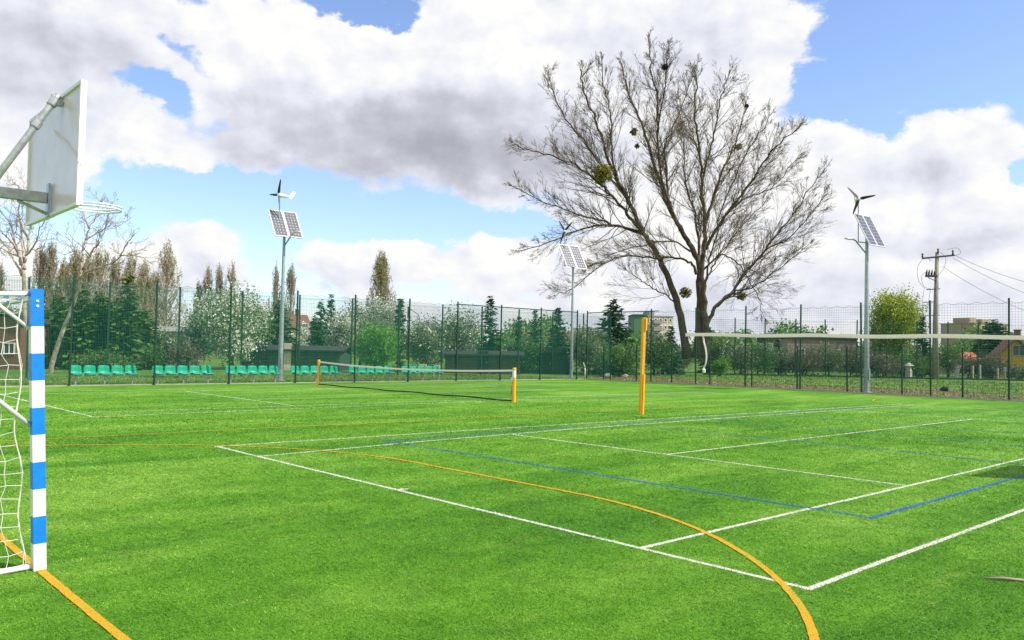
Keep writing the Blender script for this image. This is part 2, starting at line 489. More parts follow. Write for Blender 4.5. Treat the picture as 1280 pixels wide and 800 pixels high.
def turf_material(name, fibre=False):
    m, N, L, b = nodes(name)
    tc = N.new('ShaderNodeTexCoord')

    def noise(scale, det=5, rough=.6, vec=None, dist=0):
        n = N.new('ShaderNodeTexNoise'); n.inputs['Scale'].default_value = scale; n.inputs['Detail'].default_value = det
        n.inputs['Roughness'].default_value = rough; n.inputs['Distortion'].default_value = dist
        L.new(vec or tc.outputs['Object'], n.inputs['Vector']); return n.outputs[0]

    def ramp(f, *st):
        r = N.new('ShaderNodeValToRGB'); L.new(f, r.inputs[0]); e = r.color_ramp.elements
        e[0].position, e[0].color = st[0][0], (*st[0][1], 1); e[1].position, e[1].color = st[-1][0], (*st[-1][1], 1)
        for p, c in st[1:-1]:
            x = e.new(p); x.color = (*c, 1)
        return r.outputs[0]

    def mix(kind, f, a, c):
        n = N.new('ShaderNodeMix'); n.data_type = 'RGBA'; n.blend_type = kind; n.clamp_result = False
        if hasattr(f, 'links'): L.new(f, n.inputs[0])
        else: n.inputs[0].default_value = f
        L.new(a, n.inputs[6]); L.new(c, n.inputs[7]); return n.outputs[2]

    def flat(rgb):
        q = N.new('ShaderNodeRGB'); q.outputs[0].default_value = (*rgb, 1); return q.outputs[0]

    def fac(c):
        q = N.new('ShaderNodeSeparateColor'); L.new(c, q.inputs[0]); return q.outputs[0]

    def mapped(scale, rot):
        mp = N.new('ShaderNodeMapping'); mp.inputs['Scale'].default_value = scale; mp.inputs['Rotation'].default_value = (0, 0, rot)
        L.new(tc.outputs['Object'], mp.inputs['Vector']); return mp.outputs[0]
    # brushed pile: patches stretched along the court
    big = ramp(noise(1.1, 6, .62, mapped((.55, .16, 1), .5), .8), (.33, (.055, .182, .010)), (.50, (.098, .255, .015)), (.68, (.170, .330, .036)))
    mid = ramp(noise(2.6, 6, .7), (.28, (.70, .74, .68)), (.5, (.98, .98, .98)), (.72, (1.28, 1.18, 1.28)))
    c = mix('MULTIPLY', 1.0, big, mid)
    # sandy worn streaks
    worn = ramp(noise(1.5, 8, .72, mapped((1.6, .5, 1), -.75)), (.57, (0, 0, 0)), (.78, (.60, .60, .60)))
    c = mix('MIX', fac(worn), c, flat((.25, .31, .06)))
    if fibre:
        a = N.new('ShaderNodeAttribute'); a.attribute_name = 'tone'
        t_ = ramp(a.outputs['Fac'], (0.0, (1.0, 1.0, .95)), (.45, (1.42, 1.34, 1.3)), (.88, (1.95, 1.72, 2.3)), (1.0, (3.0, 2.2, 5.5)))
        c = mix('MULTIPLY', 1.0, c, t_)
    else:
        fine = ramp(noise(85, 4, .85), (.25, (.40, .46, .40)), (.5, (.97, .98, .97)), (.75, (1.75, 1.55, 1.9)))
        c = mix('MULTIPLY', .85, c, fine)
        fl = ramp(noise(140, 2, .6), (.66, (0, 0, 0)), (.74, (.6, .6, .6)))
        c = mix('MIX', fac(fl), c, flat((.34, .44, .16)))
    L.new(c, b.inputs['Base Color']); b.inputs['Roughness'].default_value = .5 if fibre else .75
    b.inputs['Specular IOR Level'].default_value = .3 if fibre else .1
    if fibre:
        t = N.new('ShaderNodeBsdfTranslucent'); L.new(c, t.inputs[0])
        mx = N.new('ShaderNodeMixShader'); mx.inputs[0].default_value = .25
        L.new(b.outputs[0], mx.inputs[1]); L.new(t.outputs[0], mx.inputs[2]); L.new(mx.outputs[0], N['Material Output'].inputs[0])
    else:
        bp = N.new('ShaderNodeBump'); bp.inputs['Strength'].default_value = .7; bp.inputs['Distance'].default_value = .012
        L.new(noise(70, 5, .8), bp.inputs['Height']); L.new(bp.outputs[0], b.inputs['Normal'])
    return m


def ground_material(name, cols, scale, fine=14.0):
    m, N, L, b = nodes(name)
    tc = N.new('ShaderNodeTexCoord')
    outs = []
    for s, d in ((scale, 8), (fine, 6)):
        n = N.new('ShaderNodeTexNoise'); n.inputs['Scale'].default_value = s; n.inputs['Detail'].default_value = d
        n.inputs['Roughness'].default_value = .72; L.new(tc.outputs['Object'], n.inputs['Vector']); outs.append(n.outputs[0])
    ad = N.new('ShaderNodeMath'); ad.operation = 'MULTIPLY_ADD'; L.new(outs[1], ad.inputs[0]); ad.inputs[1].default_value = .5
    h = N.new('ShaderNodeMath'); h.operation = 'MULTIPLY'; L.new(outs[0], h.inputs[0]); h.inputs[1].default_value = .5
    L.new(h.outputs[0], ad.inputs[2])
    r = N.new('ShaderNodeValToRGB'); L.new(ad.outputs[0], r.inputs[0]); e = r.color_ramp.elements
    e[0].position = .34; e[0].color = (*cols[0], 1); e[1].position = .66; e[1].color = (*cols[-1], 1)
    for i, c in enumerate(cols[1:-1]):
        x = e.new(.34+.32*(i+1)/(len(cols)-1)); x.color = (*c, 1)
    L.new(r.outputs[0], b.inputs['Base Color']); b.inputs['Roughness'].default_value = .9; b.inputs['Specular IOR Level'].default_value = .15
    bp = N.new('ShaderNodeBump'); bp.inputs['Strength'].default_value = .8; bp.inputs['Distance'].default_value = .06
    L.new(outs[1], bp.inputs['Height']); L.new(bp.outputs[0], b.inputs['Normal'])
    return m


def line_material(name, c, worn):
    m, N, L, b = nodes(name)
    tc = N.new('ShaderNodeTexCoord')
    n = N.new('ShaderNodeTexNoise'); n.inputs['Scale'].default_value = 38; n.inputs['Detail'].default_value = 6; n.inputs['Roughness'].default_value = .8
    n2 = N.new('ShaderNodeTexNoise'); n2.inputs['Scale'].default_value = 1.3; n2.inputs['Detail'].default_value = 5
    for q in (n, n2): L.new(tc.outputs['Object'], q.inputs['Vector'])
    ad = N.new('ShaderNodeMath'); ad.operation = 'MULTIPLY_ADD'; L.new(n2.outputs[0], ad.inputs[0]); ad.inputs[1].default_value = .6; L.new(n.outputs[0], ad.inputs[2])
    r = N.new('ShaderNodeValToRGB'); L.new(ad.outputs[0], r.inputs[0]); e = r.color_ramp.elements
    e[0].position = .58; e[0].color = (*c, 1); e[1].position = 1.0; e[1].color = (*worn, 1)
    x = e.new(.86); x.color = (*[a*.82+w*.18 for a, w in zip(c, worn)], 1)
    L.new(r.outputs[0], b.inputs['Base Color']); b.inputs['Roughness'].default_value = .8; b.inputs['Specular IOR Level'].default_value = .2
    bp = N.new('ShaderNodeBump'); bp.inputs['Strength'].default_value = .6; bp.inputs['Distance'].default_value = .01
    L.new(n.outputs[0], bp.inputs['Height']); L.new(bp.outputs[0], b.inputs['Normal'])
    return m


K['turf'] = turf_material('artificial_turf')
K['turf_blade'] = turf_material('turf_fibre', True)
K['grass'] = ground_material('mown_grass', [(.035, .075, .012), (.075, .15, .02), (.125, .22, .035), (.20, .27, .075)], .35, 9)
K['dirt'] = ground_material('bare_dirt', [(.085, .062, .036), (.19, .135, .08), (.15, .16, .055), (.33, .25, .165)], .9, 7)
K['ln_white'] = line_material('white_turf_line', (.66, .65, .57), (.20, .36, .08))
K['ln_orange'] = line_material('orange_turf_line', (.58, .30, .015), (.22, .32, .02))
K['ln_blue'] = line_material('blue_turf_line', (.02, .10, .40), (.08, .26, .08))

# ------------------------------------------------------------------ ground
FXL, FYR = -30.6, 31.35          # fence lines: left fence x, right fence y


def sheet(name, x0, x1, y0, y1, z, m, jag=None):
    mb = MB(); mb.add([(x0, y0, z), (x1, y0, z), (x1, y1, z), (x0, y1, z)], [(0, 1, 2, 3)])
    o = mb.build(name, m); tag(o, kind='structure'); return o


sheet('ground', -900, 900, -900, 900, -.012, K['grass'])
sheet('turf', FXL-.05, 9, -12, FYR-.12, 0.0, K['turf'])
# dirt strip with an uneven edge behind the right fence
mb = MB(); xs = np.linspace(-33, 8, 120)
e0 = np.full(120, FYR-.1); e1 = FYR+7.5+2.0*np.interp(xs, np.linspace(-33, 8, 16), RNG.normal(size=16))+.3*RNG.normal(size=120)
V = np.concatenate([np.stack([xs, e0, np.full(120, -.004)], 1), np.stack([xs, e1, np.full(120, -.004)], 1)])
mb.add(V, [(i, i+1, 121+i, 120+i) for i in range(119)]); tag(mb.build('dirt_strip', K['dirt']), kind='structure')
mb = MB(); mb.box((FXL-.12, (FYR-12)/2, -.02), (.10, FYR+12, .12)); tag(mb.build('kerb', K['kerb']), kind='structure')
mb = MB(); mb.box(((FXL+9)/2, FYR-.06, -.02), (9-FXL, .10, .12)); tag(mb.build('kerb', K['kerb']), kind='structure')


def ribbon(mb, pts, w, z, step=.12):
    P = np.asarray(pts, float)
    seg = np.linalg.norm(np.diff(P, axis=0), axis=1); s = np.concatenate([[0], np.cumsum(seg)])
    n = max(2, int(s[-1]/step)); q = np.linspace(0, s[-1], n)
    X = np.interp(q, s, P[:, 0]); Y = np.interp(q, s, P[:, 1])
    dx, dy = np.gradient(X), np.gradient(Y); l = np.hypot(dx, dy); nx, ny = -dy/l, dx/l
    a = w/2*(1+RNG.normal(size=n)*.06); b = w/2*(1+RNG.normal(size=n)*.06)
    wob = np.interp(q, np.linspace(0, s[-1], max(3, int(s[-1]/1.2))), RNG.normal(size=max(3, int(s[-1]/1.2)))*.005)
    V = np.concatenate([np.stack([X+nx*(a+wob), Y+ny*(a+wob), np.full(n, z)], 1), np.stack([X-nx*(b-wob), Y-ny*(b-wob), np.full(n, z)], 1)])
    mb.add(V, [(n+i, n+i+1, i+1, i) for i in range(n-1)])


LINES = []   # (polyline, width, colour) kept for colouring the pile near the camera


def line_set(name, lst, w, z, m, ci):
    mb = MB()
    for k, p in enumerate(lst):
        ribbon(mb, p, w, z+.00025*k); LINES.append((p, w, ci))
    tag(mb.build(name, m), kind='structure')


T = 24.34; MID = T/2; SV = 5.34
white1 = [
    [(.03, 0), (-9.98, 0)], [(0, -.03), (0.0, T)], [(-9.98, 0), (-9.9, 6), (-9.65, 13), (-9.3, T)],
    [(-1.47, 0.0), (-1.47, T)], [(-8.50, 0), (-8.8, 3), (-9.0, 7), (-9.0, 13), (-8.85, T)],
    [(-1.47, SV), (-8.86, SV)], [(-1.47, T-SV), (-8.9, T-SV)], [(-5.21, SV), (-5.21, T-SV)], [(-4.96, 0), (-4.96, .14)], [(.03, T), (-9.4, T)],
]
white2 = [
    [(-16.5, 0), (-27.2, 0)], [(-16.5, 0), (-16.7, 4), (-17.0, 11), (-17.1, 18), (-17.0, T)], [(-17.7, 0), (-17.8, T)],
    [(-25.8, 0), (-25.6, T)], [(-27.1, 0), (-27.0, T)], [(-17.75, 5.4), (-25.7, 5.5)], [(-17.8, T-5.4), (-25.7, T-5.4)], [(-21.7, 5.45), (-21.7, T-5.4)],
    [(-16.5, T), (-27.2, T)],
]
line_set('white_line', white1, .052, .002, K['ln_white'], 0)
line_set('white_line', white2, .048, .002, K['ln_white'], 0)
blue = [[(-.84, 2.88), (-9.25, 2.66), ], [(-.84, 2.85), (-.84, 21.5)], [(-9.25, 2.66), (-9.3, 12), (-9.25, 21.5)],
        [(-.84, 9.05), (-3.5, 9.25), (-9.25, 9.0)], [(-.84, 12.17), (-9.25, 12.17)], [(-.84, 15.2), (-9.25, 15.2)], [(-.84, 21.5), (-9.25, 21.5)]]
line_set('blue_line', blue, 0.050, .0047, K['ln_blue'], 2)
PXG, PYG = -3.72, -3.91          # near goal post
GW = 3.0
arc = []
for a in np.linspace(0, 90, 30): arc.append((PXG+.05+5.10*math.cos(math.radians(a)), PYG+(5.10+.30*math.sin(math.radians(a)))*math.sin(math.radians(a))))
for a in np.linspace(90, 180, 30): arc.append((PXG-GW+5.05*math.cos(math.radians(a)), PYG+(5.05+.35*math.sin(math.radians(a)))*math.sin(math.radians(a))))
cc = [(-11.3+1.1*math.cos(a), 27.9-1.1-1.0*math.sin(a)+.2) for a in np.linspace(-.3, 3.4, 20)]
orange = [arc, [(1.9, PYG), (-12.45, PYG)], [(-12.45, PYG), (-12.35, 1.5), (-12.1, 6), (-12.15, 11), (-12.05, 28.3)], [(1.9, PYG), (1.9, 28.3)], [(1.9, 28.3), (-12.1, 28.3)], [(-11.6, 28.2), (-11.3, 26.7), (-10.7, 25.2), (-10.1, 24.5)]]
line_set('orange_line', orange[:2], .056, .0066, K['ln_orange'], 1)
line_set('orange_line', orange[2:], .042, .0072, K['ln_orange'], 1)

# ------------------------------------------------------------------ fences
def wire_panel(w, h, dx, dz, r, top=0.0, z0=.04, scallop=0, sag=0.0):
    mb = MB()
    xs = np.arange(0, w+1e-6, dx); zs = np.arange(z0, h+1e-6, dz)
    def tz(x):
        return h+top+0*x if not scallop else h+top-sag*np.abs(np.sin(x/w*math.pi*scallop))
    mb.tubes(np.stack([xs, 0*xs, 0*xs+z0], 1), np.stack([xs, 0*xs, tz(xs)], 1), r, r)
    mb.tubes(np.stack([0*zs, 0*zs+.004, zs], 1), np.stack([0*zs+w, 0*zs+.004, zs], 1), r, r)
    x2 = np.linspace(0, w, 25); mb.tubes(np.stack([x2[:-1], 0*x2[:-1], tz(x2[:-1])], 1), np.stack([x2[1:], 0*x2[1:], tz(x2[1:])], 1), r*1.8, r*1.8)
    return mb


def post_mesh(h, w=.062, cap=True):
    mb = MB(); mb.bbox((0, 0, h/2-.1), (w, w, h+.2), .006)
    if cap: mb.bbox((0, 0, h+.012), (w+.012, w+.012, .024), .004)
    return mb.mesh('post', K['fence_green'])


# left fence: tall posts, green net over the full height, benches behind it
BAY = 3.04
fl = thing('tall_fence', 'tall green mesh fence running along the row of green seats', 'fence', (FXL-.02, 3.1, 0))
pm = post_mesh(4.08); pn = wire_panel(BAY, 3.92, .05, .06, .0034, scallop=5, sag=.07, top=.06).mesh('mesh_panel', K['fence_wire'])
for k in range(-4, 10):
    y = k*BAY
    if 3.1+y > FYR-.6: continue
    share('post', pm, fl, (0, y, 0))
    share('mesh_panel', pn, fl, (-.045, y, 0), math.pi/2)
mb = MB()
for z in (3.98,): mb.box((0, 7.5*BAY, z), (.05, 3*BAY, .05))
o = mb.build('top_rail', K['fence_green'], fl); o.location = (0, 0, 0)

# right fence: tall posts carrying a ball net
fr = thing('ball_net_fence', 'tall posts with scalloped ball net along the dirt strip', 'fence', (-8.0, FYR+.02, 0))
nb = wire_panel(2.97, 3.9, .11, .11, .0034, scallop=5, sag=.10, top=.10).mesh('net', K['net_green'])
for k in range(-3, 8):
    x = -2.97*k
    share('post', pm, fr, (x, 0, 0)); share('net', nb, fr, (x, .045, 0))
share('post', pm, fr, (-22.65, 0, 0))
mb = MB(); mb.box((-20.0, 0, 3.98), (5.3, .05, .05)); mb.build('top_rail', K['fence_green'], fr)
# low panel fence just behind it
f2 = thing('low_panel_fence', 'low green welded panel fence behind the tall net posts', 'fence', (-9.85, FYR+.45, 0))
pl = post_mesh(2.08, .06); pw = wire_panel(2.48, 2.03, .055, .20, .0034).mesh('mesh_panel', K['fence_wire'])
for k in range(-3, 9):
    share('post', pl, f2, (-2.48*k, 0, 0)); share('mesh_panel', pw, f2, (-2.48*k, .035, 0))
# garden fence on the left, far behind the benches
XB = -38.6
f3 = thing('garden_fence', 'green mesh fence along the gardens behind the benches', 'fence', (XB, 3.4, 0))
pg = post_mesh(4.45, .075); pgp = wire_panel(3.3, 4.3, .10, .20, .0034).mesh('mesh_panel', K['fence_wire'])
for k in range(-2, 12):
    share('post', pg, f3, (0, 3.3*k, 0)); share('mesh_panel', pgp, f3, (-.04, 3.3*k, 0), math.pi/2)
# far fence on the right, square to the view
A = base(880, 66); B = base(1330, 66); dv = (B-A); ln = np.linalg.norm(dv); rz = math.atan2(dv[1], dv[0])
f4 = thing('far_fence', 'green panel fence in front of the shrubs beyond the dirt strip', 'fence', A, rz)
pf = post_mesh(4.6, .08); sp = 2.44; pfp = wire_panel(sp, 4.45, .08, .22, .0032).mesh('mesh_panel', K['fence_wire'])
for k in range(int(ln/sp)+1):
    share('post', pf, f4, (sp*k, 0, 0)); share('mesh_panel', pfp, f4, (sp*k, .045, 0))
mb = MB(); mb.box((ln/2, -.03, .06), (ln, .05, .12)); mb.build('bottom_rail', K['fence_green'], f4)

# ------------------------------------------------------------------ vegetation generators
def shoots_in(h0, h1, rx, ry, n, rng, up=.6, power=.5, gap=.0):
    "start / end points of shoots that fill an ellipsoid crown, ends near its uneven skin"
    u = rng.normal(size=(n, 3)); u /= np.linalg.norm(u, axis=1, keepdims=True)
    c = np.array([0, 0, (h0+h1)/2]); R = np.array([rx, ry, (h1-h0)/2])
    lump = 1+.22*np.sin(u[:, 0]*3.1+rng.uniform(0, 6))*np.cos(u[:, 2]*3.7+rng.uniform(0, 6))+.18*np.sin(u[:, 1]*4.3+u[:, 2]*2.9+rng.uniform(0, 6))
    rad = rng.uniform(0, 1, n)**power*lump
    e = c+u*R*rad[:, None]
    e[:, 2] = np.maximum(e[:, 2], .08)
    d = u+np.array([0, 0, up]); d /= np.linalg.norm(d, axis=1, keepdims=True)
    return e, d


def leafy(name, label, cat, px, Z, ytop, wpx, kind, leaf, n, ls, h0f=.1, blossom=0.0, shoot=.9, bark='brown_bark', group=None, per=26, ry=None, seed=None, power=.42, trunk=True, lean=0.0):
    rng = np.random.default_rng(seed if seed is not None else int(px*7+ytop))
    loc = base(px, Z); h = at(px, ytop, Z)[2]; r = wpx*Z/FPX
    t = thing(name, label, cat, loc, 0, group)
    sc_ = max(1e-3, 1.0)
    e, d = shoots_in(h*h0f, h*.93, r*.92, (ry or .8)*r, n, rng, power=power)
    L_ = shoot*rng.uniform(.4, 1.3, n)
    s0 = e-d*(L_*.5)[:, None]
    # woody parts
    if trunk:
        tb = MB(); k0 = min(n, 26)
        for s in range(1 if h > 2.2 else 3):
            top = np.array([rng.normal()*.1*r+lean, rng.normal()*.1*r, h*.72]); b0 = np.array([rng.normal()*.15, rng.normal()*.15, -.05])
            tb.path([b0, b0*.5+top*.3+np.array([rng.normal()*.1, 0, 0]), top*.7, top], [h*.022+.02, h*.018+.015, h*.011+.01, .012], 6)
        idx = rng.choice(n, k0, replace=False)
        for i in idx:
            z0 = rng.uniform(.15, .6)*h; a = np.array([lean*z0/h, 0, z0]); m_ = a*.5+e[i]*.5+np.array([0, 0, -.05*h])
            if e[i][2] < z0: continue
            tb.path([a, m_, e[i]], [h*.010+.008, h*.006+.006, .006], 4, cap=False)
        tb.build('trunk', K[bark], t, smooth=True)
    q = rng.uniform(0, 1, (n, per, 1))
    c = s0[:, None, :]+d[:, None, :]*q*L_[:, None, None]+rng.normal(size=(n, per, 3))*shoot*.20
    tone = np.clip(np.repeat(rng.uniform(0, 1, (n, 1)), per, 1)*.65+rng.uniform(0, .5, (n, per))-.08, 0, 1)
    c = c.reshape(-1, 3); tone = tone.ravel(); c[:, 2] = np.maximum(c[:, 2], .04)
    mb = MB()
    tw = MB()
    if blossom > 0:
        fl_ = np.repeat(rng.uniform(0, 1, n) < blossom, per) & (rng.uniform(0, 1, n*per) < .85)
        bm = MB(); bm.leaves(c[fl_], ls*.9, tone=tone[fl_], aspect=.9); bm.build('blossom', K['blossom'], t)
        c, tone = c[~fl_], tone[~fl_]
    mb.leaves(c, ls, tone=tone)
    mb.build('crown', K[leaf], t)
    return t


def conifer(name, label, px, Z, ytop, wpx, leaf='lf_dark', dens=1.0, seed=None, group=None, ragged=.25, cat='conifer', skirt=.04, shape=.85):
    rng = np.random.default_rng(seed if seed is not None else int(px*13+ytop))
    loc = base(px, Z); h = at(px, ytop, Z)[2]; r = wpx*Z/FPX
    t = thing(name, label, cat, loc, 0, group)
    tb = MB(); tb.path([(0, 0, -.05), (.02, 0, h*.5), (0, .02, h*.97)], [h*.016+.03, h*.009+.02, .01], 7); tb.build('trunk', K['brown_bark'], t, smooth=True)
    mb = MB(); P0 = []; P1 = []; C = []; A = []; W = []; tn = []
    nl = int(h/.21*dens)+10
    for i in range(nl):
        nb = int(rng.integers(9, 14))
        for k in range(nb):
            f = min(.995, max(0, (i+rng.normal()*1.6)/nl)); z = h*(skirt+(1-skirt)*f)
            a = rng.uniform(0, 2*math.pi)
            ln_ = r*max(.03, (1-f))**shape*rng.uniform(1-ragged*1.6, 1+ragged)+.08
            dirv = np.array([math.cos(a), math.sin(a), 0]); dz = -.18*ln_*(1-f)+.25*f*ln_
            m = max(2, int(ln_/.17))
            tone = rng.uniform(0, 1)
            for j in range(m):
                q = (j+rng.uniform(.2, 1))/m
                c = np.array([0, 0, z])+dirv*ln_*q+np.array([0, 0, dz*q*q*1.3+.10*q*(1-q)*ln_])
                C.append(c); sd = rng.choice([-1, 1]); ang = a+sd*rng.uniform(.1, .9)
                A.append(np.array([math.cos(ang), math.sin(ang), rng.uniform(-.45, .2)])); W.append(rng.uniform(.24, .52)*min(1, .5+ln_*.5)); tn.append(np.clip(tone*.6+rng.uniform(0, .45), 0, 1))
    C = np.array(C); A = np.array(A); W = np.array(W); tn = np.array(tn)
    A /= np.linalg.norm(A, axis=1, keepdims=True)
    B = np.cross(A, rng.normal(size=A.shape)*.5+np.array([0, 0, 1])); B /= np.linalg.norm(B, axis=1, keepdims=True)
    hw = (W*.30)[:, None]
    V = np.stack([C-A*(W*.3)[:, None], C+B*hw+A*(W*.1)[:, None], C+A*(W*.9)[:, None], C-B*hw+A*(W*.1)[:, None]], 1)
    mb.add(V.reshape(-1, 3), np.arange(len(C)*4).reshape(-1, 4), 0, np.repeat(tn, 4))
    mb.build('crown', K[leaf], t)
    return t


def poplar(name, label, px, Z, ytop, wpx, leaf='lf_olive', seed=None, group=None, nb=60, pale=False, bud=1.0, h0=.08):
    rng = np.random.default_rng(seed if seed is not None else int(px*5+ytop))
    loc = base(px, Z); h = at(px, ytop, Z)[2]; r = wpx*Z/FPX
    t = thing(name, label, 'poplar', loc, 0, group)
    tb = MB(); wob = [(rng.normal()*.05, rng.normal()*.05, h*f) for f in (0, .25, .5, .75, 1.0)]
    tb.path(wob, [h*.012+.05, h*.010+.03, h*.007+.02, h*.004+.01, .008], 6)
    tw = MB(); C = []; S0 = []; S1 = []; R0 = []
    nb = int(nb*1.7)
    prof = lambda f: max(.03, min(1.0, (max(f, .02)/.30)**.5) if f < .30 else ((1.02-min(f, 1.0))/.72)**.75)
    for i in range(nb):
        f = h0+(.86-h0)*rng.uniform(0, 1); z = f*h; a = rng.uniform(0, 2*math.pi)
        ln_ = min(h*rng.uniform(.80, 1.0)-z, h*rng.uniform(.14, .34)); u_ = rng.uniform(.25, 1.0)
        if ln_ < .05*h: continue
        pts = [np.array([0, 0, z])]
        for q in (.3, .65, 1.0):
            rr = r*1.25*prof((z+ln_*q)/h)*u_*min(1, q*1.6)**.8
            pts.append(np.array([math.cos(a), math.sin(a), 0])*rr+np.array([rng.normal()*.04, rng.normal()*.04, z+ln_*q]))
        for p, q_, w in zip(pts[:-1], pts[1:], (1, .7, .4)):
            S0.append(p); S1.append(q_); R0.append((.006*h*.35+.012)*w)
        for j in range(9):
            q = rng.uniform(.2, 1); k = min(2, int(q*3)); fr_ = q*3-k
            b = pts[k]*(1-fr_)+pts[k+1]*fr_; a2 = rng.uniform(0, 6.28)
            e = b+np.array([math.cos(a2)*.22, math.sin(a2)*.22, rng.uniform(.35, .9)])*rng.uniform(.5, 1.1)
            S0.append(b); S1.append(e); R0.append(.010)
            for _ in range(int(3*bud)):
                C.append(b+(e-b)*rng.uniform(.1, 1)+rng.normal(size=3)*.05)
    S0 = np.array(S0); S1 = np.array(S1); R0 = np.array(R0)
    tb.tubes(S0, S1, R0, R0*.55, 3)
    tb.build('trunk', K['bark_pale' if pale else 'twig_grey'], t)
    mb = MB(); mb.leaves(np.array(C), .145); mb.build('crown', K[leaf], t)
    return t


def grow(pts_out, p, d, ln_, r, lev, maxlev, rng, up=.25, wig=.18, kids=(0, 7, 5, 3), ang=(.45, .85), shrink=.5, rmin=.006):
    "recursive bare branch; collects (p0,p1,r0,r1,level)"
    n = (8, 6, 4, 3)[min(lev, 3)]
    seg = ln_/n; P = [np.array(p, float)]; D = [d]
    for i in range(n):
        d = d+rng.normal(size=3)*wig*(.6 if lev == 0 else 1)+np.array([0, 0, up*.28])
        d = d/np.linalg.norm(d)
        P.append(P[-1]+d*seg); D.append(d)
    for i in range(n):
        f0, f1 = i/n, (i+1)/n
        pts_out.append((P[i], P[i+1], max(rmin, r*(1-.75*f0)), max(rmin*.8, r*(1-.75*f1)), lev))
    if lev < maxlev:
        nk = kids[lev+1] if lev+1 < len(kids) else 2
        nk = max(1, int(nk*rng.uniform(.7, 1.3)))
        for k in range(nk):
            f = rng.uniform(.18, 1.0); i = min(n-1, int(f*n)); q = f*n-i
            b = P[i]*(1-q)+P[i+1]*q
            ax = rng.normal(size=3); ax -= D[i]*(ax@D[i]); ax /= np.linalg.norm(ax)
            a = rng.uniform(*ang)
            cd = D[i]*math.cos(a)+ax*math.sin(a)
            cl = ln_*shrink*rng.uniform(.5, 1.15)*(1.15-.55*f)
            grow(pts_out, b, cd, cl, max(rmin, r*(1-.75*f)*.55), lev+1, maxlev, rng, up, wig, kids, ang, shrink, rmin)


def put_segs(segs, thick_levels, t, bark, twig, rcut=.03):
    S = [s for s in segs if s[2] >= rcut]; W = [s for s in segs if s[2] < rcut]
    if S:
        tb = MB(); tb.tubes([s[0] for s in S], [s[1] for s in S], [s[2] for s in S], [s[3] for s in S], 6); tb.build('limbs', K[bark], t, smooth=True)
    if W:
        wb = MB(); wb.tubes([s[0] for s in W], [s[1] for s in W], [s[2] for s in W], [s[3] for s in W], 3); wb.build('twigs', K[twig], t)


def catmull(P, n=6):
    P = [np.asarray(p, float) for p in P]; Q = [2*P[0]-P[1]]+P+[2*P[-1]-P[-2]]; out = []
    for i in range(1, len(Q)-2):
        for k in range(n):
            t = k/n
            out.append(.5*((2*Q[i])+(-Q[i-1]+Q[i+1])*t+(2*Q[i-1]-5*Q[i]+4*Q[i+1]-Q[i+2])*t*t+(-Q[i-1]+3*Q[i]-3*Q[i+1]+Q[i+2])*t**3))
    out.append(P[-1]); return out


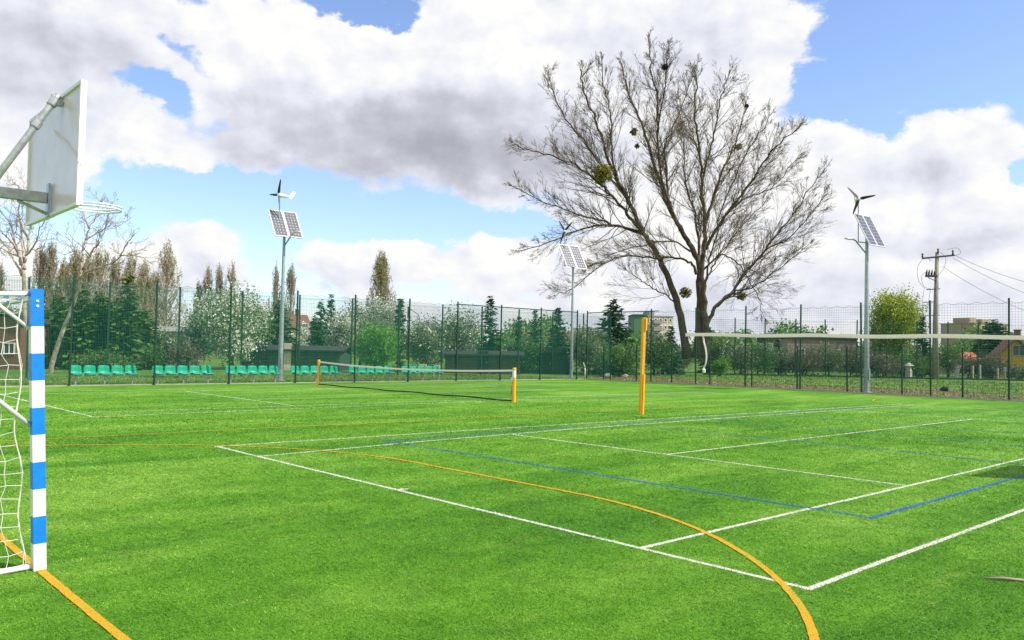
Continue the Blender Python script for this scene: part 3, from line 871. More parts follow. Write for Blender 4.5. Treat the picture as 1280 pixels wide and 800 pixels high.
# ------------------------------------------------------------------ the big bare tree
def big_tree():
    rng = np.random.default_rng(42)
    Z0 = 62.0
    org = base(866, Z0)
    t = thing('bare_tree', 'huge leafless spreading tree with several trunks and mistletoe behind the fence', 'tree', org)
    s = 1/1.952; pm_ = Z0/FPX            # metres per photo pixel at the tree

    def w(zx, zy, dz):
        return at(630+zx*s, 30+zy*s, Z0+dz)-org
    # traced main limbs in the crop's pixels: (points, radius px start, end, depth start, depth end)
    limbs = [
        ([(448, 815), (425, 690), (396, 612), (370, 556), (342, 512), (318, 462), (290, 402), (256, 335), (240, 282), (222, 232), (196, 165), (186, 110)], 8.6, 1.0, 0.3, -3.0),
        ([(340, 510), (300, 462), (262, 420), (215, 372), (150, 335), (85, 312), (30, 298)], 4.0, .8, -.3, -4.5),
        ([(345, 515), (262, 488), (190, 468), (112, 440), (20, 398)], 3.0, .7, -.2, 3.5),
        ([(338, 508), (250, 490), (180, 502), (118, 530), (42, 552)], 2.8, .7, 0, -2.0),
        ([(300, 425), (258, 372), (205, 300), (152, 232), (112, 150), (98, 120)], 3.2, .7, -1.2, 2.5),
        ([(275, 370), (262, 300), (262, 230), (245, 160), (238, 95)], 2.4, .6, -1.8, -5.0),
        ([(474, 815), (476, 690), (478, 600), (456, 545), (430, 500), (400, 440), (376, 370), (345, 272), (318, 200), (296, 140), (283, 95)], 9.4, 1.0, 0.0, 3.5),
        ([(432, 505), (405, 440), (386, 380), (372, 255), (374, 180), (358, 105), (352, 38)], 4.2, .8, .5, -1.5),
        ([(374, 265), (384, 200), (393, 150), (398, 100), (404, 52)], 2.2, .6, -.5, -3.0),
        ([(400, 440), (398, 350), (392, 300), (420, 240), (452, 150), (470, 100)], 2.8, .6, .7, 4.5),
        ([(492, 815), (490, 700), (484, 600), (490, 525), (486, 450), (482, 370), (475, 282), (466, 205), (472, 120)], 8.2, .9, -.3, -2.5),
        ([(480, 330), (452, 250), (430, 190)], 1.8, .6, -1.4, 1.5),
        ([(490, 490), (518, 405), (546, 332), (572, 262), (590, 196)], 3.6, .8, -.6, 2.0),
        ([(482, 390), (505, 300), (520, 230), (535, 160), (548, 125)], 2.4, .6, -1.0, -4.5),
        ([(490, 550), (532, 478), (572, 430), (622, 352), (672, 290), (722, 252)], 4.0, .7, 0, -3.5),
        ([(545, 460), (600, 420), (660, 395), (720, 320)], 2.0, .6, -.5, 3.0),
        ([(494, 735), (515, 690), (560, 650), (596, 598), (640, 545), (702, 470), (748, 400), (785, 350)], 4.8, .7, .1, 3.0),
        ([(520, 690), (560, 655), (612, 640), (668, 600), (745, 540)], 2.2, .6, .2, -3.0),
        ([(596, 600), (650, 545), (705, 515), (780, 420)], 2.4, .6, 1.2, -2.5),
        ([(486, 600), (530, 562), (570, 585), (602, 632), (622, 672), (634, 715)], 2.2, .5, -.3, -2.0),
        ([(470, 610), (455, 585), (420, 570), (352, 570), (290, 566), (240, 590), (172, 640), (130, 662)], 3.4, .6, .2, -2.5),
        ([(455, 555), (410, 530), (340, 540), (270, 560), (215, 590)], 2.2, .5, .4, 4.0),
        ([(425, 690), (400, 665), (362, 645), (330, 622), (300, 605)], 2.0, .5, .2, -1.8),
        ([(488, 645), (505, 600), (530, 560), (575, 500), (640, 430)], 2.6, .6, .2, 5.0),
        ([(478, 600), (470, 480), (445, 390), (440, 300), (430, 220)], 3.4, .7, .8, 5.5),
        ([(487, 650), (495, 600), (508, 550), (540, 430), (600, 300), (650, 230)], 2.6, .6, -.6, -6.0),
    ]
    tb = MB(); segs = []
    for li, (P, r0, r1, d0, d1) in enumerate(limbs):
        n = len(P)
        W = [w(a, b, d0+(d1-d0)*(i/(n-1))**1.3) for i, (a, b) in enumerate(P)]
        C = catmull(W, 5); m = len(C)
        jit = rng.normal(size=(m, 3))*.05; jit[:2] = 0
        C = [c+j for c, j in zip(C, jit)]
        R = [(r0+(r1-r0)*(i/(m-1))**.55)*.66*pm_ for i in range(m)]
        if r0 > 7: R[0] *= 1.3; R[1] *= 1.12
        tb.path(C, R, 9 if r0 > 5 else 7)
        # side branches grown from the limb
        cum = np.concatenate([[0], np.cumsum([np.linalg.norm(C[i+1]-C[i]) for i in range(m-1)])]); tot = cum[-1]
        start = .42 if r0 > 7 else .16
        q = start*tot
        while q < tot:
            i = min(m-2, int(np.searchsorted(cum, q)-1)); i = max(i, 0)
            d = C[i+1]-C[i]; d /= np.linalg.norm(d)
            ax = rng.normal(size=3); ax -= d*(ax@d); ax /= np.linalg.norm(ax)
            a = rng.uniform(.40, .95)
            cd = d*math.cos(a)+ax*math.sin(a)+np.array([0, 0, .22]); cd /= np.linalg.norm(cd)
            f = q/tot
            ln_ = rng.uniform(1.5, 4.6)*(1.15-.80*f)
            grow(segs, C[i], cd, ln_, min(R[i]*.5, .012+.011*ln_), 1, 3, rng, up=.16, wig=.085, kids=(0, 0, 10, 6), ang=(.30, .70), shrink=.50, rmin=.0068)
            q += rng.uniform(.18, .38)
        for _ in range(3):     # leader continues into fine twigs
            d = C[-1]-C[-3]; d /= np.linalg.norm(d); d = d+rng.normal(size=3)*.22; d /= np.linalg.norm(d)
            grow(segs, C[-1], d, rng.uniform(.3, .9), .018, 1, 3, rng, up=.16, wig=.08, kids=(0, 0, 8, 5), ang=(.28, .65), shrink=.55, rmin=.0075)
    tb.build('trunk', K['bark_dark'], t, smooth=True)
    wb = MB(); wb.tubes([s_[0] for s_ in segs], [s_[1] for s_ in segs], [s_[2] for s_ in segs], [s_[3] for s_ in segs], 3)
    wb.build('crown', K['twig'], t)
    print('big tree segs', len(segs))
    # mistletoe and nests sit in the crown
    mt = [(240, 366, 28, -2.4, 'largest mistletoe ball, low in the left side of the bare tree crown', 620),
          (317, 263, 11, 2.0, 'small mistletoe ball left of the crown centre of the bare tree', 160),
          (571, 300, 11, 1.6, 'small mistletoe ball in the upper right of the bare tree', 160),
          (443, 655, 16, .3, 'mistletoe ball beside the main trunk, low over the fence', 240),
          (580, 664, 13, .6, 'mistletoe ball on the low right branch near the fence top', 170),
          (325, 298, 7, 2.2, 'smallest mistletoe tuft, just under the small ball left of the crown centre', 70)]
    for zx, zy, rp, dz, lab, n in mt:
        R = rp*s*pm_; o = org+w(zx, zy, dz)
        u = rng.normal(size=(n, 3)); u /= np.linalg.norm(u, axis=1, keepdims=True); u *= (rng.uniform(0, 1, (n, 1))**.45)*R*np.array([1, 1, .9])
        th = thing('mistletoe', lab, 'mistletoe', o, 0, 'mistletoe balls in the bare tree')
        b = MB(); b.tubes(np.zeros((n//3, 3)), u[:n//3], .012, .006, 3); b.build('stems', K['mistletoe'], th)
        b = MB(); b.leaves(np.concatenate([u, u*.93+rng.normal(size=(n, 3))*.05*R]), .17, aspect=.5); b.build('leaves', K['mistletoe'], th)
    for zx, zy, rp, dz, lab in [(393, 105, 8, -2.4, 'dark bird nest near the very top of the bare tree'), (592, 200, 5.5, 2.0, 'small dark bird nest in the upper right twigs of the bare tree')]:
        R = rp*s*pm_; o = org+w(zx, zy, dz); n = 420
        u = rng.normal(size=(n, 3)); u /= np.linalg.norm(u, axis=1, keepdims=True); u *= R*rng.uniform(.5, 1, (n, 1)); u[:, 2] *= .8
        v = rng.normal(size=(n, 3)); v -= u*np.sum(u*v, 1, keepdims=True)/np.sum(u*u, 1, keepdims=True); v /= np.linalg.norm(v, axis=1, keepdims=True)
        b = MB(); b.tubes(u-v*R*.45, u+v*R*.45, .014, .010, 3)
        o_ = b.build('bird_nest', K['nest'], None, o); tag(o_, lab, 'nest', 'bird nests in the bare tree')


big_tree()


def bare_garden_tree(label, px, Z, trunk, limbs_, seed, bark='bark_pale', twig='twig_grey', r0=5.0):
    rng = np.random.default_rng(seed)
    org = base(px, Z); t = thing('bare_tree', label, 'tree', org, 0); pm_ = Z/FPX
    tb = MB(); segs = []
    C = catmull([at(a, b, Z)-org for a, b in trunk], 5); C[0][2] -= .1
    m = len(C); R = [(r0*.74*(1-.55*i/(m-1)))*pm_ for i in range(m)]; tb.path(C, R, 8)
    for P, ra, rb, dz in limbs_:
        n = len(P); W = [at(a, b, Z+dz*(i/(n-1)))-org for i, (a, b) in enumerate(P)]
        C = catmull(W, 5); m = len(C); C = [c+rng.normal(size=3)*.03 for c in C]
        R = [(ra+(rb-ra)*(i/(m-1))**.6)*.72*pm_ for i in range(m)]; tb.path(C, R, 7)
        cum = np.concatenate([[0], np.cumsum([np.linalg.norm(C[i+1]-C[i]) for i in range(m-1)])]); q = .2*cum[-1]
        while q < cum[-1]:
            i = max(0, min(m-2, int(np.searchsorted(cum, q)-1))); d = C[i+1]-C[i]; d /= np.linalg.norm(d)
            ax = rng.normal(size=3); ax -= d*(ax@d); ax /= np.linalg.norm(ax); a = rng.uniform(.5, 1.0)
            ln_ = rng.uniform(.8, 2.0)*(1.15-.5*q/cum[-1])
            grow(segs, C[i], d*math.cos(a)+ax*math.sin(a), ln_, min(R[i]*.6, .012+.012*ln_), 1, 3, rng, up=.35, wig=.22, kids=(0, 0, 6, 4), ang=(.4, 1.0), shrink=.5, rmin=.007)
            q += rng.uniform(.28, .5)
    tb.build('trunk', K[bark], t, smooth=True)
    wb = MB(); wb.tubes([s_[0] for s_ in segs], [s_[1] for s_ in segs], [s_[2] for s_ in segs], [s_[3] for s_ in segs], 3); wb.build('crown', K[twig], t)


bare_garden_tree('leafless pale barked tree with upright forked trunk behind the blue and white goal', 40, 41,
                 [(40, 492), (37, 430), (31, 390), (30, 350), (28, 330)],
                 [([(28, 332), (22, 315), (12, 300), (2, 290), (-12, 278)], 3.2, .7, -1.5), ([(29, 335), (33, 318), (38, 290), (40, 262), (44, 235)], 3.2, .7, 1.0),
                  ([(29, 328), (27, 295), (22, 265), (10, 235)], 2.4, .6, 1.8), ([(28, 345), (18, 325), (3, 303), (-10, 290), (-30, 280)], 2.4, .6, 1.4),
                  ([(32, 320), (44, 305), (50, 285), (62, 268)], 2.0, .5, -1.2), ([(22, 312), (12, 280), (-4, 255)], 2.0, .5, -.6), ([(36, 300), (24, 270), (26, 240), (18, 228)], 1.8, .5, -1.0)], 3, r0=5.2)
bare_garden_tree('leafless tree with pale leaning trunk and long low branch beside the striped goal post', 59, 43,
                 [(59, 490), (66, 452), (78, 415), (88, 390), (98, 362), (101, 346)],
                 [([(100, 350), (102, 330), (104, 312), (108, 295), (118, 272), (132, 240)], 3.2, .6, 1.5), ([(101, 346), (112, 338), (128, 333), (142, 328), (153, 316), (160, 303), (168, 292)], 2.6, .6, -1.5),
                  ([(103, 326), (94, 312), (88, 302), (80, 290)], 2.0, .5, .9), ([(107, 300), (122, 290), (140, 280), (162, 275)], 2.0, .5, 1.3), ([(103, 338), (118, 312), (126, 300), (135, 270), (140, 250)], 2.2, .5, -.8),
                  ([(150, 320), (165, 318), (180, 323), (192, 330)], 1.5, .5, -1.0), ([(99, 352), (115, 356), (130, 362), (150, 372)], 1.6, .5, -1.6), ([(112, 285), (104, 265), (98, 245)], 1.6, .5, .5)], 5, r0=4.6)

# ------------------------------------------------------------------ trees and shrubs, left to right
GP = 'poplars standing behind the gardens'
for px, yt, wp, leaf, pale, lab in [
        (-6, 330, 10, 'lf_rust', 0, 'bare poplar at the extreme left edge, behind the goal net'),
        (46, 303, 9, 'lf_rust', 0, 'brown budding poplar between the two bare pale trees'), (59, 300, 8, 'lf_rust', 0, 'slim brown poplar just left of the leaning bare tree'),
        (76, 322, 9, 'lf_olive', 1, 'short pale poplar behind the leaning bare trunk'), (90, 312, 10, 'lf_olive', 0, 'olive poplar hidden by the crown of the leaning bare tree'),
        (105, 318, 9, 'lf_rust', 0, 'brown poplar above the dark thuja hedge left end'), (122, 306, 13, 'lf_olive', 0, 'dark olive poplar right behind the forked bare crown'),
        (140, 322, 10, 'lf_rust', 1, 'pale stemmed poplar above the dark thuja hedge'), (160, 316, 12, 'lf_olive', 1, 'olive poplar above the pointed thuja'),
        (178, 326, 9, 'lf_olive', 1, 'thin poplar with white stems left of the tallest left poplar'), (205, 302, 13, 'lf_olive', 1, 'broad poplar with white stems at the right end of the left poplar row'),
        (190, 340, 9, 'lf_olive', 1, 'low poplar with white stems between taller poplars')]:
    poplar('poplar_tree', lab, px, 88+RNG.uniform(-5, 6), yt, wp*2.1, leaf, group=GP, pale=bool(pale), nb=105)
for px, yt, wp, lab in [(257, 331, 7, 'first of three bare poplars rising over the largest blossoming tree'), (271, 330, 6, 'middle of three bare poplars rising over the largest blossoming tree'), (286, 326, 8, 'right of three bare poplars rising over the largest blossoming tree'),
                        (246, 352, 6, 'short bare poplar left of the three over the blossoming tree')]:
    poplar('poplar_tree', lab, px, 100, yt, wp*1.9, 'lf_rust', group=GP, nb=66, bud=.7)
for px, yt, wp, lab in [(342, 326, 7, 'bare poplar left of the lamp pole over the green shed'), (361, 329, 8, 'bare poplar right of the lamp pole over the green shed')]:
    poplar('poplar_tree', lab, px, 100, yt, wp*1.6, 'lf_rust', group=GP, nb=70, bud=.8)
poplar('poplar_tree', 'tall lone olive poplar above the white blossom in mid picture', 474, 92, 315, 23, 'lf_olive', group=GP, nb=150, bud=1.5)

TH = 'dark evergreens of the left hedge'
for px, Z, yt, wp, lab in [(72, 52, 372, 24, 'dark evergreen behind the foot of the leaning bare tree'), (98, 50, 362, 26, 'broad dark evergreen behind the first bench'), (122, 51, 366, 24, 'dark evergreen at the middle of the left hedge'),
                           (156, 50, 346, 18, 'pointed dark thuja standing above its hedge neighbours'), (178, 53, 388, 22, 'lower dark evergreen left of the white edged roof'), (50, 54, 385, 24, 'dark evergreen seen between goal post and bare trunk'), (20, 55, 392, 28, 'dark evergreen seen through the goal net'), (140, 52, 380, 20, 'dark evergreen filling the gap left of the pointed thuja')]:
    conifer('thuja_tree', lab, px, Z, yt, wp, 'lf_thuja', 1.5, group=TH, ragged=.22, cat='thuja', shape=.45, skirt=.02)

leafy('garden_shrub', 'pale leafed shrub below the white edged roof', 'shrub', 205, 54, 412, 22, 0, 'lf_grey', 120, .16, shoot=.8, blossom=.06)
leafy('garden_shrub', 'brownish low shrub behind the second bench', 'shrub', 232, 52, 428, 22, 0, 'lf_brown', 110, .14, shoot=.7)
leafy('garden_shrub', 'olive shrub between the thuja and the second bench', 'shrub', 186, 52, 430, 18, 0, 'lf_mid', 90, .14, shoot=.7)
leafy('garden_shrub', 'dark shrub at the foot of the left hedge', 'shrub', 125, 47.5, 440, 42, 0, 'lf_thuja', 150, .14, shoot=.6)
leafy('garden_shrub', 'low dark shrub behind the goal net', 'shrub', 18, 49, 436, 40, 0, 'lf_thuja', 130, .14, shoot=.6)
leafy('blossoming_tree', 'largest blossoming tree, cream flowers, left of the lamp pole and green shed', 'blossoming tree', 287, 56, 352, 52, 0, 'lf_mid', 620, .15, h0f=.12, blossom=.52, shoot=1.25, power=.45, ry=.7)
leafy('blossoming_tree', 'cream blossoming tree just left of the largest one, lower', 'blossoming tree', 246, 58, 384, 20, 0, 'lf_mid', 200, .15, h0f=.1, blossom=.4, shoot=1.0)
leafy('garden_tree', 'mid green tree between largest blossoming tree and dark conifer', 'tree', 322, 60, 378, 22, 0, 'lf_pale', 220, .15, h0f=.2, blossom=.1, shoot=.9)
conifer('spruce_tree', 'dark spruce behind the green shed, beside the lamp pole', 347, 61, 376, 30, 'lf_dark', 1.2)
leafy('blossoming_tree', 'small white blossoming tree below the brown roofed house', 'blossoming tree', 376, 72, 408, 14, 0, 'lf_grey', 130, .17, blossom=.8, shoot=.9)
conifer('spruce_tree', 'twin topped spruce right of the brown roofed house, left top', 399, 66, 374, 17, 'lf_blue', 1.1)
conifer('spruce_tree', 'twin topped spruce right of the brown roofed house, right top', 412, 67, 368, 15, 'lf_blue', 1.1)
conifer('spruce_tree', 'small spruce at the right foot of the brown roofed house', 391, 68, 394, 9, 'lf_blue', 1.1)
leafy('blossoming_tree', 'white blossoming tree right of the twin spruce', 'blossoming tree', 428, 62, 384, 21, 0, 'lf_grey', 240, .15, h0f=.15, blossom=.6, shoot=1.1)
leafy('blossoming_tree', 'thin grey white blossoming tree left of the tall poplar', 'blossoming tree', 448, 66, 372, 17, 0, 'lf_grey', 170, .15, h0f=.3, blossom=.45, shoot=1.1)
leafy('blossoming_tree', 'dense white blossoming tree in front of the tall lone poplar', 'blossoming tree', 476, 64, 372, 27, 0, 'lf_grey', 380, .15, h0f=.2, blossom=.72, shoot=1.1)
leafy('round_bush', 'big rounded fresh green bush behind the tennis net', 'bush', 470, 54, 401, 33, 0, 'lf_green', 420, .13, h0f=.0, shoot=.7, power=.4)
conifer('cypress_tree', 'narrow dark cypress right of the white blossoming trees', 498, 62, 374, 7, 'lf_thuja', 1.4, shape=.4)
leafy('garden_tree', 'grey green fruit tree right of the narrow cypress', 'tree', 530, 58, 392, 30, 0, 'lf_grey', 300, .15, h0f=.12, blossom=.14, shoot=1.1)
leafy('garden_tree', 'thin twiggy fruit tree with small white flowers left of the tall spruce', 'tree', 572, 60, 386, 32, 0, 'lf_grey', 260, .15, h0f=.2, blossom=.22, shoot=1.3)
conifer('spruce_tree', 'tall dark spruce with brown tip behind the brown shed', 611, 64, 370, 19, 'lf_dark', 1.2)
conifer('spruce_tree', 'slim spruce left of the orange roofs', 648, 70, 396, 9, 'lf_blue', 1.1)
conifer('spruce_tree', 'thin sparse spruce just right of the orange roofs', 668, 68, 388, 13, 'lf_blue', .9, ragged=.4)
conifer('spruce_tree', 'dark spruce left of the corner lamp pole', 696, 62, 385, 18, 'lf_blue', 1.2)
leafy('garden_shrub', 'olive shrub between slim spruces behind the net post', 'shrub', 655, 60, 420, 26, 0, 'lf_mid', 160, .14, shoot=.8)
leafy('garden_shrub', 'grey green shrub right of the corner lamp pole', 'shrub', 735, 59, 408, 26, 0, 'lf_grey', 260, .14, shoot=1.0, blossom=.05)
conifer('fir_tree', 'broad dark fir, widest conifer, between corner lamp and yellow post', 766, 61, 374, 31, 'lf_dark', 1.5, ragged=.32, shape=.7)
leafy('garden_shrub', 'leafy shrub at the foot of the broad dark fir', 'shrub', 775, 56, 428, 34, 0, 'lf_mid', 220, .14, shoot=.9)
leafy('garden_shrub', 'olive shrub right of the yellow post below the coloured flats', 'shrub', 820, 62, 416, 24, 0, 'lf_mid', 220, .14, shoot=.9, blossom=.05)
conifer('spruce_tree', 'green spruce between the coloured flats and the big bare tree', 838, 66, 408, 16, 'lf_blue', 1.1)
leafy('garden_shrub', 'dark shrub left of the big bare trunks', 'shrub', 845, 68, 432, 22, 0, 'lf_grey', 160, .14, shoot=.8)
conifer('spruce_tree', 'dark spruce half hidden by the big bare trunks', 884, 74, 408, 14, 'lf_dark', 1.1)
leafy('garden_shrub', 'dark green shrub right of the big bare trunks', 'shrub', 898, 72, 424, 22, 0, 'lf_thuja', 200, .15, shoot=.8)
leafy('round_bush', 'light green low bush right of the big bare trunks', 'bush', 900, 62, 447, 11, 0, 'lf_green', 90, .12, shoot=.5)
HD = 'shrubs of the long row beyond the far fence'
for i, (px, yt, wp, lf, lab) in enumerate([(925, 432, 20, 'lf_grey', 'olive shrub with pale flowers under the drooping branch'), (950, 428, 22, 'lf_mid', 'green shrub below the drooping branch tip'), (975, 436, 18, 'lf_grey', 'grey green shrub in front of the dark conifer'),
                                           (1005, 440, 24, 'lf_brown', 'twiggy grey shrub in front of the mauve wall, left part'), (1035, 428, 26, 'lf_grey', 'taller olive shrub in front of the mauve wall, middle'), (1065, 436, 22, 'lf_brown', 'twiggy shrub just left of the right lamp pole'),
                                           (1100, 442, 24, 'lf_brown', 'grey shrub right of the right lamp pole below the willow'), (1130, 446, 22, 'lf_mid', 'green shrub beside the pale garden ornament')]):
    leafy('garden_shrub', lab, 'shrub', px, 70+(i % 3), yt, wp, 0, lf, 190, .15, shoot=.9, group=HD, blossom=.06 if i in (0, 6) else 0)
conifer('spruce_tree', 'small dark spruce over the shrub row under the dark far roof', 972, 80, 424, 12, 'lf_dark', 1.0)
leafy('willow_tree', 'tall yellow green willow between right lamp pole and utility pole', 'willow', 1120, 88, 352, 35, 0, 'lf_willow', 950, .21, h0f=.15, shoot=1.4, power=.5)
leafy('willow_tree', 'darker olive tree at the left foot of the yellow green willow', 'tree', 1098, 90, 396, 20, 0, 'lf_pale', 200, .18, shoot=1.1)
conifer('spruce_tree', 'dark spruce between the willow and the utility pole', 1153, 78, 396, 15, 'lf_dark', 1.2)
leafy('garden_shrub', 'dark shrub at the foot of the spruce by the utility pole', 'shrub', 1150, 72, 440, 16, 0, 'lf_thuja', 130, .15, shoot=.7)
leafy('garden_shrub', 'green shrub right of the utility pole', 'shrub', 1187, 76, 430, 16, 0, 'lf_mid', 160, .15, shoot=.9)
leafy('garden_shrub', 'reddish twiggy shrub below the orange roof', 'shrub', 1215, 72, 446, 20, 0, 'lf_brown', 190, .14, shoot=.9)
leafy('garden_shrub', 'dark twiggy shrub left of the yellow house', 'shrub', 1240, 71, 444, 18, 0, 'lf_brown', 160, .14, shoot=.9)
leafy('garden_shrub', 'low grey shrub in front of the yellow house', 'shrub', 1272, 69, 458, 20, 0, 'lf_grey', 120, .14, shoot=.7)
conifer('pine_tree', 'dark pine in front of the ochre apartment block', 1243, 96, 400, 20, 'lf_dark', 1.2, ragged=.4, shape=.5, skirt=.2)
conifer('pine_tree', 'lower dark pine at the left foot of the ochre block', 1224, 98, 424, 14, 'lf_dark', 1.1, shape=.5)

# distant wood along the horizon: one mass
mb = MB(); n = 9000
pxs = RNG.uniform(-300, 1600, n); Zs = RNG.uniform(150, 230, n)
prof = 5.5+2.2*np.sin(pxs*.021)+1.6*np.sin(pxs*.057+1)+1.2*np.sin(pxs*.13)
P = np.array([base(a, b) for a, b in zip(pxs, Zs)]); P[:, 2] = RNG.uniform(0, 1, n)**.7*np.maximum(prof, 1.5)*(Zs/190)
cl = np.repeat(P, 9, 0)+RNG.normal(size=(n*9, 3))*np.array([1.1, 1.1, .6]); cl[:, 2] = np.maximum(cl[:, 2], .3)
mb.leaves(cl, .62, aspect=.8); o = mb.build('distant_wood', K['lf_mid']); tag(o, 'distant line of trees along the horizon behind everything', 'wood', kind='stuff')

# ------------------------------------------------------------------ buildings
def face_rz(px, Z, turn=0.0):
    "rotation so that a local -y face looks back along the view, plus a turn"
    return math.atan2(HF[1], HF[0])-math.pi/2+turn


def building(name, label, cat, px0, px1, Z, yeave, ytop, wallm, roofm, turn=0.0, depth=4.0, roof='gable_side', over=.25, windows=(), door=None, yb=None, chimney=False):
    """front wall spans px0..px1 at depth Z; roof kinds: gable_side (ridge along front), gable_front (gable faces us), flat, mono"""
    A = base(px0, Z); B = base(px1, Z); c = (A+B)/2; w = np.linalg.norm(B-A)/max(.3, math.cos(turn)); pxc = (px0+px1)/2
    he = at(pxc, yeave, Z)[2]; ht = at(pxc, ytop, Z)[2]
    t = thing(name, label, cat, c, face_rz(pxc, Z, turn))
    d = depth; mb = MB()
    mb.add([(-w/2, 0, -.1), (w/2, 0, -.1), (w/2, d, -.1), (-w/2, d, -.1), (-w/2, 0, he), (w/2, 0, he), (w/2, d, he), (-w/2, d, he)],
           [(0, 1, 5, 4), (1, 2, 6, 5), (2, 3, 7, 6), (3, 0, 4, 7), (4, 5, 6, 7)])
    rb = MB(); o = over; th = .10
    if roof == 'gable_front':
        mb.add([(-w/2, 0, he), (w/2, 0, he), (0, 0, ht-th), (-w/2, d, he), (w/2, d, he), (0, d, ht-th)], [(0, 1, 2), (4, 3, 5)])
        k = (ht-he)/(w/2)
        for sgn in (-1, 1):
            x1 = sgn*(w/2+o); z1 = he-k*o
            rb.add([(0, -o, ht), (0, d+o, ht), (x1, d+o, z1), (x1, -o, z1), (0, -o, ht+th), (0, d+o, ht+th), (x1, d+o, z1+th), (x1, -o, z1+th)],
                   [(0, 1, 2, 3), (4, 7, 6, 5), (0, 3, 7, 4), (1, 5, 6, 2), (3, 2, 6, 7)])
    elif roof == 'gable_side':
        mb.add([(-w/2, 0, he), (-w/2, d, he), (-w/2, d/2, ht-th), (w/2, 0, he), (w/2, d, he), (w/2, d/2, ht-th)], [(1, 0, 2), (3, 4, 5)])
        k = (ht-he)/(d/2)
        for y1, s_ in ((-o, 1), (d+o, -1)):
            z1 = he-k*o
            rb.add([(-w/2-o, d/2, ht), (w/2+o, d/2, ht), (w/2+o, y1, z1), (-w/2-o, y1, z1), (-w/2-o, d/2, ht+th), (w/2+o, d/2, ht+th), (w/2+o, y1, z1+th), (-w/2-o, y1, z1+th)],
                   [(0, 1, 2, 3), (4, 7, 6, 5), (3, 2, 6, 7), (0, 3, 7, 4), (1, 5, 6, 2)])
    elif roof == 'mono':   # falls to the right
        mb.add([(-w/2, 0, he), (w/2, 0, he), (-w/2, 0, ht-th), (-w/2, d, he), (w/2, d, he), (-w/2, d, ht-th)], [(0, 1, 2), (4, 3, 5)])
        rb.add([(-w/2-o, -o, ht), (w/2+o, -o, he), (w/2+o, d+o, he), (-w/2-o, d+o, ht), (-w/2-o, -o, ht+th), (w/2+o, -o, he+th), (w/2+o, d+o, he+th), (-w/2-o, d+o, ht+th)],
               [(3, 2, 1, 0), (4, 5, 6, 7), (0, 1, 5, 4), (1, 2, 6, 5), (2, 3, 7, 6), (3, 0, 4, 7)])
    else:
        rb.box((0, d/2, he+(ht-he)/2+.003), (w+2*o, d+2*o, max(.08, ht-he)))
    wo = mb.build('wall', wallm, t); ro = rb.build('roof', roofm, t)
    if chimney:
        cb = MB(); cb.box((w*.12, d/2, ht+.35), (.5, .5, 1.0)); cb.box((w*.12, d/2, ht+.88), (.6, .6, .12)); cb.build('chimney', K['tile_brown'], ro)
    for (x, z, ww, hh, fm, gm) in windows:
        f = MB(); e = .06
        for (cx, cz, sx, sz) in ((x, z+hh/2, ww+e, e), (x, z-hh/2, ww+e, e), (x-ww/2, z, e, hh-e), (x+ww/2, z, e, hh-e), (x, z, .04, hh-e)):
            f.box((cx, -.02, cz), (sx, .09, sz))
        fo = f.build('window', fm, t); g = MB(); g.box((x, -.003, z), (ww, .02, hh)); g.build('pane', gm, fo)
    if door:
        x, ww, hh, dm = door
        f = MB(); f.box((x, -.012, hh/2), (ww, .06, hh))
        do = f.build('door', dm, t); h = MB(); h.box((x+ww*.35, -.06, hh*.5), (.05, .05, .12)); h.build('handle', K['galv'], do)
    return t


PW = K['white_paint']
building('garden_shed', 'dark green garden shed with low felt roof and white door behind the lamp pole', 'shed', 302, 424, 57, 438, 433, K['shed_green'], K['felt'], 0, 4.0, 'gable_side', .3,
         windows=[(.35, 1.05, .35, 1.5, K['shed_brown'], K['lf_green']), (-2.0, 1.2, .7, .8, K['shed_brown'], K['glass'])], door=(-.22, .5, 1.85, K['cream']))
building('white_edged_shed', 'low flat roofed hut with broad white roof edge among the left shrubs', 'shed', 178, 221, 57.5, 414, 408, K['off_white'], K['white_paint'], 0, 3.0, 'flat', .2, windows=[(.4, 1.4, .8, .7, K['shed_brown'], K['glass'])])
building('brick_cabin', 'reddish brown cabin seen through the goal net', 'cabin', -20, 24, 47, 402, 392, K['tile_brown'], K['felt'], 0, 3.0, 'gable_front', .2, windows=[(0.4, 1.2, .6, .6, PW, K['glass'])])
building('gabled_house', 'cream gabled house with brown roof behind the green shed', 'house', 366, 388, 125, 418, 393, K['cream'], K['tile_brown'], .6, 7.0, 'gable_side', .4, windows=[(.4, 4.6, .9, 1.1, PW, K['glass']), (-1.2, 2.0, .9, 1.1, PW, K['glass'])], chimney=True)
building('garden_shed', 'brown garden shed with dark doorway right of the last bench', 'shed', 556, 650, 57, 444, 440, K['shed_brown'], K['felt'], 0, 3.2, 'gable_side', .3, windows=[(-1.95, .95, .55, .5, K['shed_brown'], K['glass'])], door=(.02, .75, 1.55, K['dark']))  # the doorway is a solid slab coloured as interior shade
building('open_shelter', 'low dark shelter with flat roof left of the corner lamp pole', 'shelter', 640, 715, 60, 441, 434, K['shed_green'], K['felt'], 0, 3.0, 'flat', .4, door=(.3, .8, 1.5, K['dark']))
building('village_house', 'orange roofed white house left of the thin spruce', 'house', 652, 665, 190, 420, 412, K['off_white'], K['tile_orange'], .3, 8, 'gable_side', .5, windows=[(0, 2.2, 1.2, 1.3, PW, K['glass'])])
building('village_house', 'white house with orange roof right of the thin spruce', 'house', 680, 696, 190, 421, 413, K['off_white'], K['tile_brown'], -.4, 8, 'gable_side', .5, windows=[(0, 2.2, 1.2, 1.3, PW, K['glass'])])
building('village_house', 'low house with reddish roof right of the corner lamp pole', 'house', 714, 732, 170, 424, 415, K['cream'], K['tile_brown'], .2, 8, 'gable_side', .5, windows=[(.5, 1.8, 1.2, 1.2, PW, K['glass'])])
